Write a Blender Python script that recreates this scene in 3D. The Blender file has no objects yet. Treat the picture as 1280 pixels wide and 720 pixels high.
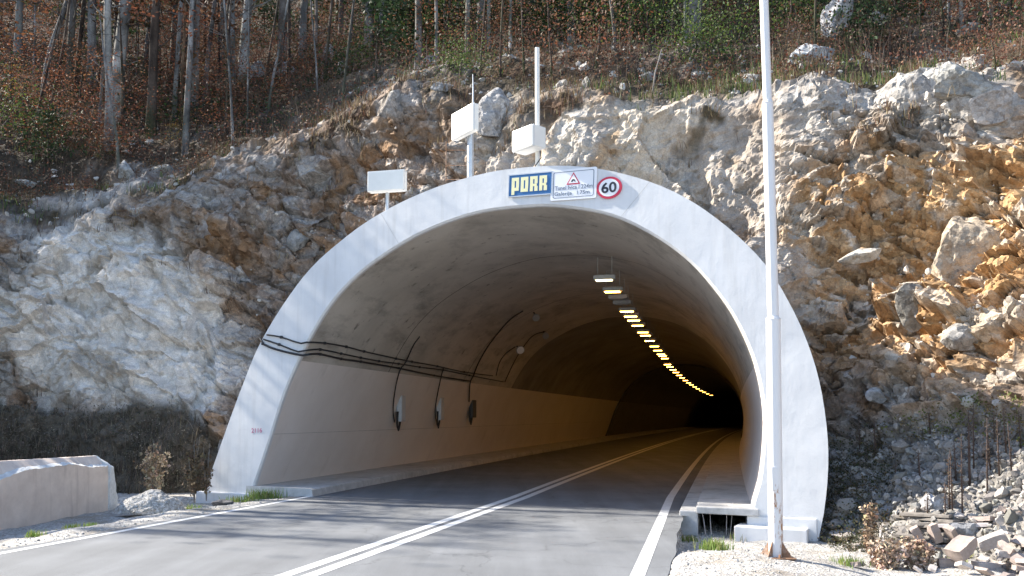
import bpy, bmesh, math, random
import numpy as np
from mathutils import Vector, Matrix
from mathutils.bvhtree import BVHTree

random.seed(7); RNG = np.random.default_rng(11)
SC = bpy.context.scene
COL = SC.collection
R = math.radians

# ------------------------------------------------------------------ camera
FPX, CAMZ, TP = 1100.0, 2.0, .0758
PITCH = math.atan(TP); SH = 161/FPX - TP
cam = bpy.data.cameras.new('camera'); cob = bpy.data.objects.new('camera', cam); COL.objects.link(cob)
cam.sensor_width = 36; cam.lens = FPX/1280*36; cam.shift_y = SH*FPX/1280
cam.clip_start = .1; cam.clip_end = 2000
cob.location = (0, 0, CAMZ); cob.rotation_euler = (math.pi/2 + PITCH, 0, 0)
SC.camera = cob

def ray(px, py):
    u = (px-640)/FPX; v = (360-py)/FPX + SH
    return Vector((u, math.cos(PITCH)-v*math.sin(PITCH), math.sin(PITCH)+v*math.cos(PITCH)))
def gnd(px, py, z=0.0):
    r = ray(px, py); t = (z-CAMZ)/r.z
    return Vector((r.x*t, r.y*t, z))
SK = .488; PC = 19.85                       # portal plane: y + SK*x = PC
TH = math.atan(SK)
def pp(px, py, back=0.0):                   # point of the portal plane (or a plane behind it)
    r = ray(px, py); t = (PC + back*1.113)/(r.y + SK*r.x)
    return Vector((r.x*t, r.y*t, CAMZ + r.z*t))
def to_px(P):                               # world -> photo pixel, only used to look up where rock colours change
    y0, z0 = P[..., 1], P[..., 2]-CAMZ
    f = y0*math.cos(PITCH) + z0*math.sin(PITCH); v = -y0*math.sin(PITCH) + z0*math.cos(PITCH)
    f = np.where(f < .5, .5, f)
    return 640 + FPX*P[..., 0]/f, 360 - FPX*(v/f - SH)
PN = Vector((-math.sin(TH), -math.cos(TH), 0))   # portal face normal, to the road
PL = Vector((math.cos(TH), -math.sin(TH), 0))    # along the portal face, to the right

# ------------------------------------------------------------------ numpy noise
def _h(ix, iy, iz, s):
    n = (ix*374761393 + iy*668265263 + iz*2147483647 + s*1274126177) & 0xffffffff
    n = ((n ^ (n >> 13))*1274126177) & 0xffffffff
    n = ((n ^ (n >> 16))*2246822519) & 0xffffffff
    return ((n ^ (n >> 15)) & 0xffffff)/float(0x1000000)
def vnoise(p, s=0):
    i = np.floor(p).astype(np.int64); f = p-i; f = f*f*f*(f*(f*6-15)+10)
    r = 0
    for dx in (0, 1):
        wx = f[..., 0] if dx else 1-f[..., 0]
        for dy in (0, 1):
            wy = f[..., 1] if dy else 1-f[..., 1]
            for dz in (0, 1):
                wz = f[..., 2] if dz else 1-f[..., 2]
                r = r + wx*wy*wz*_h(i[..., 0]+dx, i[..., 1]+dy, i[..., 2]+dz, s)
    return r*2-1
def fbm(p, o=4, s=0, g=.5):
    r = 0; a = 1.0
    for k in range(o):
        r = r + a*vnoise(p*(2.03**k)+17.3*k, s+k); a *= g
    return r
def voronoi(p, s=0):
    i = np.floor(p).astype(np.int64)
    f1 = np.full(p.shape[:-1], 9.0); f2 = f1.copy()
    cr = [np.zeros(p.shape[:-1]) for _ in range(4)]; dv = np.zeros(p.shape)
    for dx in (-1, 0, 1):
        for dy in (-1, 0, 1):
            for dz in (-1, 0, 1):
                a, b, c = i[..., 0]+dx, i[..., 1]+dy, i[..., 2]+dz
                q = np.stack([a+_h(a, b, c, s), b+_h(a, b, c, s+1), c+_h(a, b, c, s+2)], -1)
                d = p-q; L = np.sqrt((d*d).sum(-1))
                m = L < f1
                f2 = np.where(m, f1, np.minimum(f2, L)); f1 = np.where(m, L, f1)
                dv = np.where(m[..., None], d, dv)
                for k in range(4):
                    cr[k] = np.where(m, _h(a, b, c, s+5+k), cr[k])
    return f1, f2, cr, dv
def sstep(a, b, x):
    t = np.clip((x-a)/(b-a), 0, 1); return t*t*(3-2*t)

# ------------------------------------------------------------------ mesh helpers
def mesh_np(name, V, Fs, mats, smooth=False, col=None, dom='POINT', alpha=None):
    me = bpy.data.meshes.new(name)
    V = np.asarray(V, np.float32); 
    if isinstance(Fs, np.ndarray): Fs = [Fs]
    tot = sum(f.shape[0] for f in Fs); nl = sum(f.size for f in Fs)
    me.vertices.add(len(V)); me.vertices.foreach_set('co', V.ravel())
    me.loops.add(nl); me.polygons.add(tot)
    me.loops.foreach_set('vertex_index', np.concatenate([f.ravel() for f in Fs]).astype(np.int32))
    st = []; o = 0
    for f in Fs:
        st.append(o + np.arange(f.shape[0])*f.shape[1]); o += f.size
    me.polygons.foreach_set('loop_start', np.concatenate(st).astype(np.int32))
    me.update(calc_edges=True)
    me.polygons.foreach_set('use_smooth', np.full(tot, smooth))
    if col is not None:
        at = me.attributes.new('tint', 'FLOAT_COLOR', dom)
        c = np.ones((len(col), 4), np.float32); c[:, :3] = col
        if alpha is not None: c[:, 3] = alpha
        at.data.foreach_set('color', c.ravel())
    for m in (mats if isinstance(mats, (list, tuple)) else [mats]): me.materials.append(m)
    me.validate(); return me
def link(name, me, parent=None, ploc=None):
    o = bpy.data.objects.new(name, me); COL.objects.link(o)
    if parent:
        o.parent = parent
        if ploc is not None: o.matrix_parent_inverse = Matrix.Translation(-Vector(ploc))
    return o
def tag(o, label=None, cat=None, group=None, kind=None):
    if label: o['label'] = label
    if cat: o['category'] = cat
    if group: o['group'] = group
    if kind: o['kind'] = kind
    return o
def empty(name, loc, label, cat, group=None):
    o = bpy.data.objects.new(name, None); COL.objects.link(o); o.location = loc
    o.empty_display_size = .2
    return tag(o, label, cat, group)
class MB:
    """collects shapes (world or local coordinates) for one mesh"""
    def __init__(s): s.v = []; s.f = []; s.m = []; s.cur = 0
    def add(s, V, F):
        o = len(s.v); s.v += [tuple(p) for p in V]
        for f in F: s.f.append(tuple(i+o for i in f)); s.m.append(s.cur)
        return s
    def box(s, c, d, M=None, bev=0):
        bm = bmesh.new(); bmesh.ops.create_cube(bm, size=1)
        bmesh.ops.scale(bm, vec=d, verts=bm.verts)
        if bev: bmesh.ops.bevel(bm, geom=bm.edges[:], offset=bev, segments=2, affect='EDGES', profile=.6)
        X = Matrix.Translation(c) @ (M.to_4x4() if M else Matrix())
        bm.transform(X); bm.verts.ensure_lookup_table()
        s.add([v.co[:] for v in bm.verts], [[v.index for v in f.verts] for f in bm.faces]); bm.free(); return s
    def tube(s, pts, rad, n=8, cap=True):
        pts = [Vector(p) for p in pts]
        if not hasattr(rad, '__len__'): rad = [rad]*len(pts)
        V = []; F = []; up = Vector((.31, .2, .93)).normalized()
        for k, p in enumerate(pts):
            t = (pts[min(k+1, len(pts)-1)]-pts[max(k-1, 0)])
            if t.length < 1e-9: t = Vector((0, 0, 1))
            t.normalize()
            if abs(t.dot(up)) > .97: up = Vector((1, .1, 0)).normalized()
            a = t.cross(up).normalized(); b = t.cross(a).normalized()
            for j in range(n):
                q = 2*math.pi*j/n; V.append(p + (a*math.cos(q)+b*math.sin(q))*rad[k])
        for k in range(len(pts)-1):
            for j in range(n):
                F.append((k*n+j, k*n+(j+1) % n, (k+1)*n+(j+1) % n, (k+1)*n+j))
        if cap: F.append(tuple(range(n-1, -1, -1))); F.append(tuple((len(pts)-1)*n+j for j in range(n)))
        return s.add(V, F)
    def build(s, name, mats, parent=None, ploc=None, smooth=False):
        me = bpy.data.meshes.new(name); me.from_pydata(s.v, [], s.f); me.update()
        for m in (mats if isinstance(mats, (list, tuple)) else [mats]): me.materials.append(m)
        me.polygons.foreach_set('material_index', s.m)
        if smooth: me.polygons.foreach_set('use_smooth', [True]*len(s.f))
        bm = bmesh.new(); bm.from_mesh(me); bmesh.ops.recalc_face_normals(bm, faces=bm.faces); bm.to_mesh(me); bm.free()
        return link(name, me, parent, ploc)
def sweep(pts, shifts, closed=False):
    n = len(pts); V = []; F = []
    for s in shifts: V += [Vector(p)+Vector(s) for p in pts]
    m = n if closed else n-1
    for k in range(len(shifts)-1):
        for j in range(m):
            F.append((k*n+j, k*n+(j+1) % n, (k+1)*n+(j+1) % n, (k+1)*n+j))
    if closed: F.append(tuple(range(n))); F.append(tuple((len(shifts)-1)*n+j for j in range(n-1, -1, -1)))
    return V, F
def spline(P, n):
    P = [np.array(p, float) for p in P]; out = []
    for i in range(len(P)-1):
        p0 = P[i-1] if i else 2*P[0]-P[1]; p1, p2 = P[i], P[i+1]; p3 = P[i+2] if i+2 < len(P) else 2*P[-1]-P[-2]
        for t in np.linspace(0, 1, 20, endpoint=False):
            out.append(.5*((2*p1)+(-p0+p2)*t+(2*p0-5*p1+4*p2-p3)*t*t+(-p0+3*p1-3*p2+p3)*t**3))
    out.append(P[-1]); out = np.array(out)
    L = np.concatenate([[0], np.cumsum(np.linalg.norm(np.diff(out, axis=0), axis=1))])
    q = np.linspace(0, L[-1], n)
    return np.stack([np.interp(q, L, out[:, k]) for k in range(out.shape[1])], 1)

# ------------------------------------------------------------------ materials
def newmat(name):
    m = bpy.data.materials.new(name); m.use_nodes = True; nt = m.node_tree
    return m, nt, nt.nodes['Principled BSDF']
def nd(nt, t, **kw):
    n = nt.nodes.new(t)
    for k, v in kw.items():
        if hasattr(n, k) and k not in n.inputs: setattr(n, k, v)
        else: n.inputs[k].default_value = v
    return n
def c4(c): return (c[0], c[1], c[2], 1)
def coords(nt, scale=(1, 1, 1), rot=(0, 0, 0), obj=False):
    g = nd(nt, 'ShaderNodeTexCoord') ; mp = nd(nt, 'ShaderNodeMapping')
    mp.inputs['Scale'].default_value = scale; mp.inputs['Rotation'].default_value = rot
    if obj: nt.links.new(g.outputs['Object'], mp.inputs[0])
    else:
        ge = nd(nt, 'ShaderNodeNewGeometry'); nt.links.new(ge.outputs['Position'], mp.inputs[0])
    return mp.outputs[0]
def noise(nt, vec, scale, detail=5, rough=.6):
    n = nd(nt, 'ShaderNodeTexNoise'); n.inputs['Scale'].default_value = scale
    n.inputs['Detail'].default_value = detail; n.inputs['Roughness'].default_value = rough
    nt.links.new(vec, n.inputs['Vector']); return n.outputs['Fac']
def ramp(nt, fac, stops):
    r = nd(nt, 'ShaderNodeValToRGB'); e = r.color_ramp.elements
    while len(e) < len(stops): e.new(.5)
    for el, (p, c) in zip(e, stops): el.position = p; el.color = c4(c) if hasattr(c, '__len__') else (c, c, c, 1)
    nt.links.new(fac, r.inputs[0]); return r.outputs[0]
def mix(nt, fac, a, b, mode='MIX'):
    n = nd(nt, 'ShaderNodeMix'); n.data_type = 'RGBA'; n.blend_type = mode
    for sock, v in ((0, fac), (6, a), (7, b)):
        if hasattr(v, 'type') or hasattr(v, 'links'): nt.links.new(v, n.inputs[sock])
        elif hasattr(v, '__len__'): n.inputs[sock].default_value = c4(v)
        else: n.inputs[sock].default_value = v
    return n.outputs[2]
def bump(nt, b, h, strength=.3, dist=.02, prev=None):
    n = nd(nt, 'ShaderNodeBump'); n.inputs['Strength'].default_value = strength; n.inputs['Distance'].default_value = dist
    nt.links.new(h, n.inputs['Height'])
    if prev: nt.links.new(prev, n.inputs['Normal'])
    nt.links.new(n.outputs[0], b.inputs['Normal']); return n.outputs[0]
def basic(name, c, rough=.7, metal=0, var=.25, scale=6, bmp=.15, dist=.01, dirt=None, obj=False):
    m, nt, b = newmat(name); v = coords(nt, obj=obj)
    f = noise(nt, v, scale, 6, .65)
    col = ramp(nt, f, [(.25, [x*(1-var) for x in c]), (.75, [min(1, x*(1+var)) for x in c])])
    if dirt:
        g = noise(nt, v, scale*.35, 7, .7); k = ramp(nt, g, [(.5, 0), (.72, 1)]); col = mix(nt, k, col, dirt)
    nt.links.new(col, b.inputs['Base Color']); b.inputs['Roughness'].default_value = rough; b.inputs['Metallic'].default_value = metal
    if bmp: bump(nt, b, noise(nt, v, scale*6, 4, .6), bmp, dist)
    return m
def tinted(name, rough=.8, fine=40, amt=.3, bmp=.4, dist=.015, transl=0, obj=False, mid=None, shard=None):
    m, nt, b = newmat(name); v = coords(nt, obj=obj)
    a = nd(nt, 'ShaderNodeAttribute'); a.attribute_name = 'tint'
    f = noise(nt, v, fine, 6, .7)
    k = ramp(nt, f, [(.25, 1-amt), (.75, 1+amt*.6)])
    col = mix(nt, 1.0, a.outputs['Color'], k, 'MULTIPLY')
    if mid:
        g = noise(nt, v, mid, 5, .65); k2 = ramp(nt, g, [(.3, .72), (.7, 1.2)]); col = mix(nt, 1.0, col, k2, 'MULTIPLY')
    nt.links.new(col, b.inputs['Base Color']); b.inputs['Roughness'].default_value = rough
    b.inputs['Specular IOR Level'].default_value = .25
    pr = None
    if shard:
        wn = nd(nt, 'ShaderNodeTexNoise'); wn.inputs['Scale'].default_value = 5; wn.inputs['Detail'].default_value = 3; nt.links.new(v, wn.inputs['Vector'])
        wv = nd(nt, 'ShaderNodeVectorMath'); wv.operation = 'MULTIPLY_ADD'; nt.links.new(wn.outputs['Color'], wv.inputs[0]); wv.inputs[1].default_value = (.16,)*3; nt.links.new(v, wv.inputs[2])
        for sc_, lo, hi, bs, bd in shard:
            vo = nd(nt, 'ShaderNodeTexVoronoi'); vo.inputs['Scale'].default_value = sc_; nt.links.new(wv.outputs[0], vo.inputs['Vector'])
            sp = nd(nt, 'ShaderNodeSeparateColor'); nt.links.new(vo.outputs['Color'], sp.inputs[0])
            kk_ = ramp(nt, sp.outputs[0], [(0, lo), (1, hi)]); col = mix(nt, a.outputs['Alpha'], col, kk_, 'MULTIPLY')
            # each chip tilts its own way: cell-coloured slope
            sb = nd(nt, 'ShaderNodeVectorMath'); sb.operation = 'SUBTRACT'; nt.links.new(wv.outputs[0], sb.inputs[0]); nt.links.new(vo.outputs['Position'], sb.inputs[1])
            cs = nd(nt, 'ShaderNodeVectorMath'); cs.operation = 'SUBTRACT'; nt.links.new(vo.outputs['Color'], cs.inputs[0]); cs.inputs[1].default_value = (.5,)*3
            dt = nd(nt, 'ShaderNodeVectorMath'); dt.operation = 'DOT_PRODUCT'; nt.links.new(sb.outputs[0], dt.inputs[0]); nt.links.new(cs.outputs[0], dt.inputs[1])
            pr = bump(nt, b, dt.outputs['Value'], bs, bd, pr)
            ml = nd(nt, 'ShaderNodeMath'); ml.operation = 'MULTIPLY'; nt.links.new(a.outputs['Alpha'], ml.inputs[0]); ml.inputs[1].default_value = bs; nt.links.new(ml.outputs[0], pr.node.inputs['Strength'])
        nt.links.new(col, b.inputs['Base Color'])
    if bmp:
        pr = bump(nt, b, noise(nt, v, fine*.35, 8, .7), bmp, dist, pr)
    if transl:
        t = nd(nt, 'ShaderNodeBsdfTranslucent'); nt.links.new(col, t.inputs[0])
        ms = nd(nt, 'ShaderNodeMixShader'); ms.inputs[0].default_value = transl
        nt.links.new(b.outputs[0], ms.inputs[1]); nt.links.new(t.outputs[0], ms.inputs[2])
        nt.links.new(ms.outputs[0], nt.nodes['Material Output'].inputs[0])
    return m

M = {}
M['rock'] = tinted('rock', .92, 26, .4, .6, .03, mid=2.2, shard=[(3.6, .78, 1.2, .8, .8), (10, .80, 1.18, .6, .7)])
M['boulder'] = tinted('boulder_stone', .92, 30, .38, .6, .025, mid=3, shard=[(3.5, .82, 1.12, .9, .7), (10, .8, 1.15, .8, .7)])
M['leaf'] = tinted('leaf', .65, 3, .15, 0, transl=.3)
M['stone'] = tinted('loose_stone', .9, 30, .3, .3, .01)
M['bark'] = tinted('bark', .9, 9, .45, .6, .02)
M['dryplant'] = tinted('dry_plant', .85, 10, .25, 0)
def asphalt():
    m, nt, b = newmat('asphalt'); v = coords(nt)
    f = noise(nt, v, 90, 3, .8); g = noise(nt, v, .5, 5, .6)
    c = ramp(nt, f, [(.28, (.075, .081, .09)), (.5, (.148, .156, .166)), (.74, (.31, .315, .32))])
    k = ramp(nt, g, [(.3, .82), (.7, 1.15)]); c = mix(nt, 1.0, c, k, 'MULTIPLY')
    v2 = coords(nt, (1.6, .12, 1), (0, 0, R(14)))
    k3 = ramp(nt, noise(nt, v2, 1, 4, .6), [(.35, .85), (.65, 1.1)]); c = mix(nt, 1.0, c, k3, 'MULTIPLY')
    ck = nd(nt, 'ShaderNodeTexVoronoi'); ck.feature = 'DISTANCE_TO_EDGE'; ck.inputs['Scale'].default_value = .22
    wn = nd(nt, 'ShaderNodeTexNoise'); wn.inputs['Scale'].default_value = 1.4; wn.inputs['Detail'].default_value = 6; nt.links.new(v, wn.inputs['Vector'])
    wv = nd(nt, 'ShaderNodeVectorMath'); wv.operation = 'MULTIPLY_ADD'; nt.links.new(wn.outputs['Color'], wv.inputs[0]); wv.inputs[1].default_value = (1.6,)*3; nt.links.new(v, wv.inputs[2]); nt.links.new(wv.outputs[0], ck.inputs['Vector'])
    kc = ramp(nt, ck.outputs['Distance'], [(.0, .55), (.006, 1)]); c = mix(nt, .8, c, kc, 'MULTIPLY')
    nt.links.new(c, b.inputs['Base Color']); b.inputs['Roughness'].default_value = .82
    bump(nt, b, f, .5, .006); return m
M['asphalt'] = asphalt()
def linepaint():
    m, nt, b = newmat('road_paint'); v = coords(nt)
    f = noise(nt, v, 55, 4, .75); g = noise(nt, v, 3, 5, .7)
    c = ramp(nt, f, [(.30, (.26, .26, .26)), (.40, (.72, .72, .71))]); k = ramp(nt, g, [(.3, .8), (.6, 1.0)])
    nt.links.new(mix(nt, 1.0, c, k, 'MULTIPLY'), b.inputs['Base Color']); b.inputs['Roughness'].default_value = .6
    bump(nt, b, f, .3, .003); return m
M['line'] = linepaint()
def gravel():
    m, nt, b = newmat('gravel'); v = coords(nt)
    vo = nd(nt, 'ShaderNodeTexVoronoi'); vo.inputs['Scale'].default_value = 26; nt.links.new(v, vo.inputs['Vector'])
    hs = nd(nt, 'ShaderNodeSeparateColor'); nt.links.new(vo.outputs['Color'], hs.inputs[0])
    c = ramp(nt, hs.outputs[0], [(.0, (.24, .225, .20)), (.5, (.38, .365, .34)), (1, (.54, .52, .50))])
    g = noise(nt, v, .8, 6, .65); k = ramp(nt, g, [(.5, 0), (.7, 1)])
    c = mix(nt, k, c, (.28, .23, .17))
    nt.links.new(c, b.inputs['Base Color']); b.inputs['Roughness'].default_value = .95
    pr = bump(nt, b, vo.outputs['Distance'], .9, .02); bump(nt, b, noise(nt, v, 12, 5, .7), .6, .04, pr); return m
M['gravel'] = gravel()
def collar_mat():
    m, nt, b = newmat('white_painted_concrete'); v = coords(nt)
    c = ramp(nt, noise(nt, v, .9, 6, .6), [(.3, (.62, .625, .635)), (.7, (.74, .74, .74))])
    v2 = coords(nt, (5, 5, .35)); k = ramp(nt, noise(nt, v2, 1, 6, .65), [(.50, 0), (.80, .5)]); c = mix(nt, k, c, (.47, .46, .44))
    k2 = ramp(nt, noise(nt, v, 7, 8, .75), [(.60, 0), (.76, .55)]); c = mix(nt, k2, c, (.58, .58, .57))
    nt.links.new(c, b.inputs['Base Color']); b.inputs['Roughness'].default_value = .75
    pr = bump(nt, b, noise(nt, v, 1.3, 4, .5), .35, .05); bump(nt, b, noise(nt, v, 22, 5, .6), .25, .008, pr); return m
M['collar'] = collar_mat()
def vault_mat():
    m, nt, b = newmat('bare_concrete_lining'); v = coords(nt)
    c = ramp(nt, noise(nt, v, .45, 7, .62), [(.3, (.42, .385, .335)), (.55, (.56, .515, .45)), (.75, (.63, .59, .53))])
    v2 = coords(nt, (.5, .5, 2.2)); 
    k = ramp(nt, noise(nt, v2, .8, 8, .7), [(.50, 0), (.68, .7)]); c = mix(nt, k, c, (.22, .20, .175))
    v3 = coords(nt, (3.2, 3.2, .4), (0, R(28), R(10))); k3 = ramp(nt, noise(nt, v3, .8, 6, .7), [(.60, 0), (.70, .8)]); c = mix(nt, k3, c, (.12, .105, .09))
    nt.links.new(c, b.inputs['Base Color']); b.inputs['Roughness'].default_value = .8
    bump(nt, b, noise(nt, v, 9, 7, .65), .3, .02); return m
M['vault'] = vault_mat()
def wall_mat():
    m, nt, b = newmat('painted_tunnel_wall'); v = coords(nt)
    c = ramp(nt, noise(nt, v, .6, 6, .6), [(.3, (.74, .67, .615)), (.7, (.83, .765, .715))])
    v2 = coords(nt, (1.2, 1.2, .2)); k = ramp(nt, noise(nt, v2, 1.5, 6, .65), [(.58, 0), (.8, .4)]); c = mix(nt, k, c, (.46, .40, .35))
    nt.links.new(c, b.inputs['Base Color']); b.inputs['Roughness'].default_value = .55
    bump(nt, b, noise(nt, v, 8, 6, .6), .15, .01); return m
M['wallpaint'] = wall_mat()
M['concrete'] = basic('weathered_concrete', (.43, .40, .37), .85, var=.25, scale=3, bmp=.4, dist=.02, dirt=(.30, .26, .22))
M['walk'] = basic('walkway_concrete', (.50, .49, .475), .85, var=.2, scale=4, bmp=.3, dist=.01, dirt=(.3, .29, .27))
M['shaded_vault'] = basic('shaded_concrete_lining', (.25, .235, .21), .85, var=.35, scale=.7, bmp=.3, dist=.03, dirt=(.14, .13, .115))  # vault concrete darkened: shade deeper in the tunnel is put into the colour
M['dark_wall'] = basic('shaded_tunnel_wall', (.20, .185, .165), .8, var=.3, scale=1.5, bmp=.2, dist=.02)  # far wall band painted dark to stand for the shade there
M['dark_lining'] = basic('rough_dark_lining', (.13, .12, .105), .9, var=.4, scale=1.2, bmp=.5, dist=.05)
def wing_mat():
    m, nt, b = newmat('wing_wall_concrete'); v = coords(nt)
    c = ramp(nt, noise(nt, v, 2.2, 7, .65), [(.3, (.60, .49, .41)), (.7, (.77, .65, .55))])
    v2 = coords(nt, (4, 4, .25)); k = ramp(nt, noise(nt, v2, 1, 6, .6), [(.55, 0), (.75, .6)]); c = mix(nt, k, c, (.36, .27, .22))
    nt.links.new(c, b.inputs['Base Color']); b.inputs['Roughness'].default_value = .9
    bump(nt, b, noise(nt, v, 14, 7, .7), .45, .02); return m
M['wing'] = wing_mat()
M['break'] = basic('freshly_broken_concrete', (.82, .82, .80), .95, var=.2, scale=14, bmp=.9, dist=.04)
M['white_box'] = basic('off_white_enclosure', (.80, .79, .74), .45, var=.06, scale=3, bmp=0, obj=True)
M['galv'] = basic('galvanised_steel', (.50, .52, .54), .45, .7, var=.12, scale=10, bmp=.05)
M['black'] = basic('black_cable', (.02, .02, .022), .6, var=.2, scale=10, bmp=0)
M['darkbox'] = basic('dark_grey_plastic', (.06, .065, .07), .5, var=.15, scale=5, bmp=0)
M['greybox'] = basic('pale_grey_plastic', (.55, .57, .60), .5, var=.08, scale=5, bmp=0)
M['steel_lamp'] = basic('lamp_housing_steel', (.36, .36, .35), .5, .3, var=.15, scale=8, bmp=0)
M['sign_white'] = basic('sign_white', (.82, .82, .84), .4, var=.03, scale=4, bmp=0)
M['sign_blue'] = basic('sign_blue', (.025, .13, .33), .4, var=.12, scale=6, bmp=0)
M['sign_red'] = basic('sign_red', (.55, .02, .06), .4, var=.08, scale=6, bmp=0)
M['sign_black'] = basic('sign_black', (.015, .016, .03), .5, var=.1, scale=6, bmp=0)
M['sign_grey'] = basic('sign_grey', (.16, .19, .25), .5, var=.1, scale=6, bmp=0)
M['sign_cream'] = basic('sign_cream', (.85, .80, .46), .4, var=.04, scale=6, bmp=0)
M['stencil'] = basic('faded_red_stencil', (.50, .16, .26), .7, var=.3, scale=30, bmp=0)
M['wood'] = basic('grey_weathered_board', (.20, .18, .16), .85, var=.4, scale=7, bmp=.5, dist=.01)
M['wood_pale'] = basic('pale_board', (.58, .52, .50), .8, var=.15, scale=7, bmp=.3, dist=.006)
M['block'] = tinted('cut_block', .9, 22, .25, .5, .012, obj=True)
def pole_mat():
    m, nt, b = newmat('white_pole_paint_rusting'); v = coords(nt, (1, 1, .35))
    sep = nd(nt, 'ShaderNodeSeparateXYZ'); ge = nd(nt, 'ShaderNodeNewGeometry'); nt.links.new(ge.outputs['Position'], sep.inputs[0])
    h = nd(nt, 'ShaderNodeMapRange'); h.inputs[1].default_value = 0; h.inputs[2].default_value = 2.2; h.inputs[3].default_value = .07; h.inputs[4].default_value = -.06
    nt.links.new(sep.outputs[2], h.inputs[0])
    ad = nd(nt, 'ShaderNodeMath'); ad.operation = 'ADD'; nt.links.new(noise(nt, v, 7, 7, .7), ad.inputs[0]); nt.links.new(h.outputs[0], ad.inputs[1])
    k = ramp(nt, ad.outputs[0], [(.60, 0), (.67, 1)])
    c = mix(nt, k, (.70, .69, .69), (.33, .15, .055))
    nt.links.new(c, b.inputs['Base Color']); b.inputs['Roughness'].default_value = .4
    bump(nt, b, noise(nt, v, 20, 5, .6), .1, .004); return m
M['pole'] = pole_mat()
M['rust'] = basic('rusty_steel', (.30, .17, .10), .85, .2, var=.5, scale=12, bmp=.3, dirt=(.5, .47, .44))
def emit(name, c, s):
    m, nt, b = newmat(name); b.inputs['Base Color'].default_value = c4(c)
    b.inputs['Emission Color'].default_value = c4(c); b.inputs['Emission Strength'].default_value = s; return m
M['sodium'] = emit('sodium_lamp_glass', (1, .46, .07), 14)
M['warm'] = emit('warm_lamp_glass', (1, .80, .45), 2)
M['unlit'] = basic('unlit_lamp_glass', (.3, .3, .29), .3, var=.1, bmp=0)

# ------------------------------------------------------------------ light
EL = R(36); SUN_P = Vector((-.938, .346, 0)).normalized()
SUN = Vector((SUN_P.x*math.cos(EL), SUN_P.y*math.cos(EL), math.sin(EL)))
w = bpy.data.worlds.new('World'); SC.world = w; w.use_nodes = True; nt = w.node_tree
sky = nt.nodes.new('ShaderNodeTexSky'); sky.sky_type = 'NISHITA'; sky.sun_disc = False
sky.sun_elevation = EL; sky.sun_rotation = math.atan2(SUN_P.x, SUN_P.y); sky.altitude = 600
nt.links.new(sky.outputs[0], nt.nodes['Background'].inputs[0]); nt.nodes['Background'].inputs[1].default_value = .13
sl = bpy.data.lights.new('sun', 'SUN'); sl.energy = 4.6; sl.angle = R(.5); sl.color = (1, .93, .82)
so = bpy.data.objects.new('sun', sl); COL.objects.link(so); so.rotation_euler = (-SUN).to_track_quat('-Z', 'Y').to_euler()
SC.view_settings.view_transform = 'Standard'; SC.view_settings.look = 'None'; SC.view_settings.exposure = 1.6; SC.view_settings.gamma = 1
SC.cycles.use_denoising = True; SC.cycles.max_bounces = 7; SC.cycles.diffuse_bounces = 4
SC.cycles.sample_clamp_indirect = 6

# ------------------------------------------------------------------ road geometry
def PS(d): return .24*d + .0003*d*abs(d) if d > 0 else .24*d
def xl(y): return -7.51 + .262*(y-13.09) if y < 22 else -5.176 + PS(y-22)
def xc(y): return -2.72 + .268*(y-11.27) if y < 22 else .156 + PS(y-22)
def xr(y): return 1.58 + .218*(y-11.27) if y < 22 else 3.92 + PS(y-22)
def shift(d): return (PS(d), d, 0)
YS = [-25, -12, -4] + list(np.arange(0, 40, 1.0)) + list(np.arange(40, 280, 4.0))
def strip(fx0, fx1, z, ys, n=1):
    V = []; F = []
    for y in ys:
        a, b = fx0(y), fx1(y)
        for k in range(n+1): V.append((a+(b-a)*k/n, y, z))
    m = n+1
    for i in range(len(ys)-1):
        for k in range(n): F.append((i*m+k, i*m+k+1, (i+1)*m+k+1, (i+1)*m+k))
    return V, F
def wob(y, s): return .05*math.sin(y*1.7+s)+.03*math.sin(y*4.3+s*2)
mb = MB(); mb.add(*strip(lambda y: xl(y)-.26+(wob(y, 1) if y < 22 else 0), lambda y: xr(y)+(.40+.4*wob(y, 4) if y < 18.05 else .95), 0, list(np.arange(-25, 40, .25))+list(np.arange(40, 280, 4.0)), 6))
tag(mb.build('road', M['asphalt']), kind='structure')
def line(fx, w, name):
    m_ = MB(); m_.add(*strip(lambda y: fx(y)-w/2, lambda y: fx(y)+w/2, .004, YS)); tag(m_.build(name, M['line']), kind='structure')
line(xl, .17, 'road_edge_line'); line(xr, .19, 'road_edge_line')
m_ = MB()
for s in (-.165, .165): m_.add(*strip(lambda y: xc(y)+s-.10, lambda y: xc(y)+s+.10, .004, YS))
tag(m_.build('road_centre_line', M['line']), kind='structure')

# ground sheet
def ground_z(x, y):
    xe = np.vectorize(xl)(y)-.20; xf = np.vectorize(xr)(y)+.34
    el = xe-x; er = x-xf
    z = np.full(x.shape, -.10)
    z = np.where(el > 0, -.008 - .33*sstep(.5, 3.2, el), z)
    z = np.where(er > 0, -.008 - .38*sstep(12.6, 16.6, y) - .30*sstep(1.2, 3.4, er)*(1-sstep(12.6, 16.6, y)), z)
    z = z + sstep(.12, .8, np.maximum(el, er))*.045*fbm(np.stack([x*1.3, y*1.3, x*0], -1), 5, 3)
    z = np.where((el <= 0) & (er <= 0) | (y > 24), -.16, z)
    return z
gx = np.concatenate([[-400, -150, -80], np.arange(-40, -13, 1.0), np.arange(-13, 12, .09), np.arange(12, 40, 1.0), [80, 150, 400]])
gy = np.concatenate([[-400, -150, -60, -20], np.arange(-10, 8, 1.0), np.arange(8, 25, .09), np.arange(25, 60, 2.0), [100, 180, 400]])
GX, GY = np.meshgrid(gx, gy); GZ = ground_z(GX, GY)
n0, n1 = GX.shape; idx = np.arange(n0*n1).reshape(n0, n1)
GF = np.stack([idx[:-1, :-1], idx[:-1, 1:], idx[1:, 1:], idx[1:, :-1]], -1).reshape(-1, 4)
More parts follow.
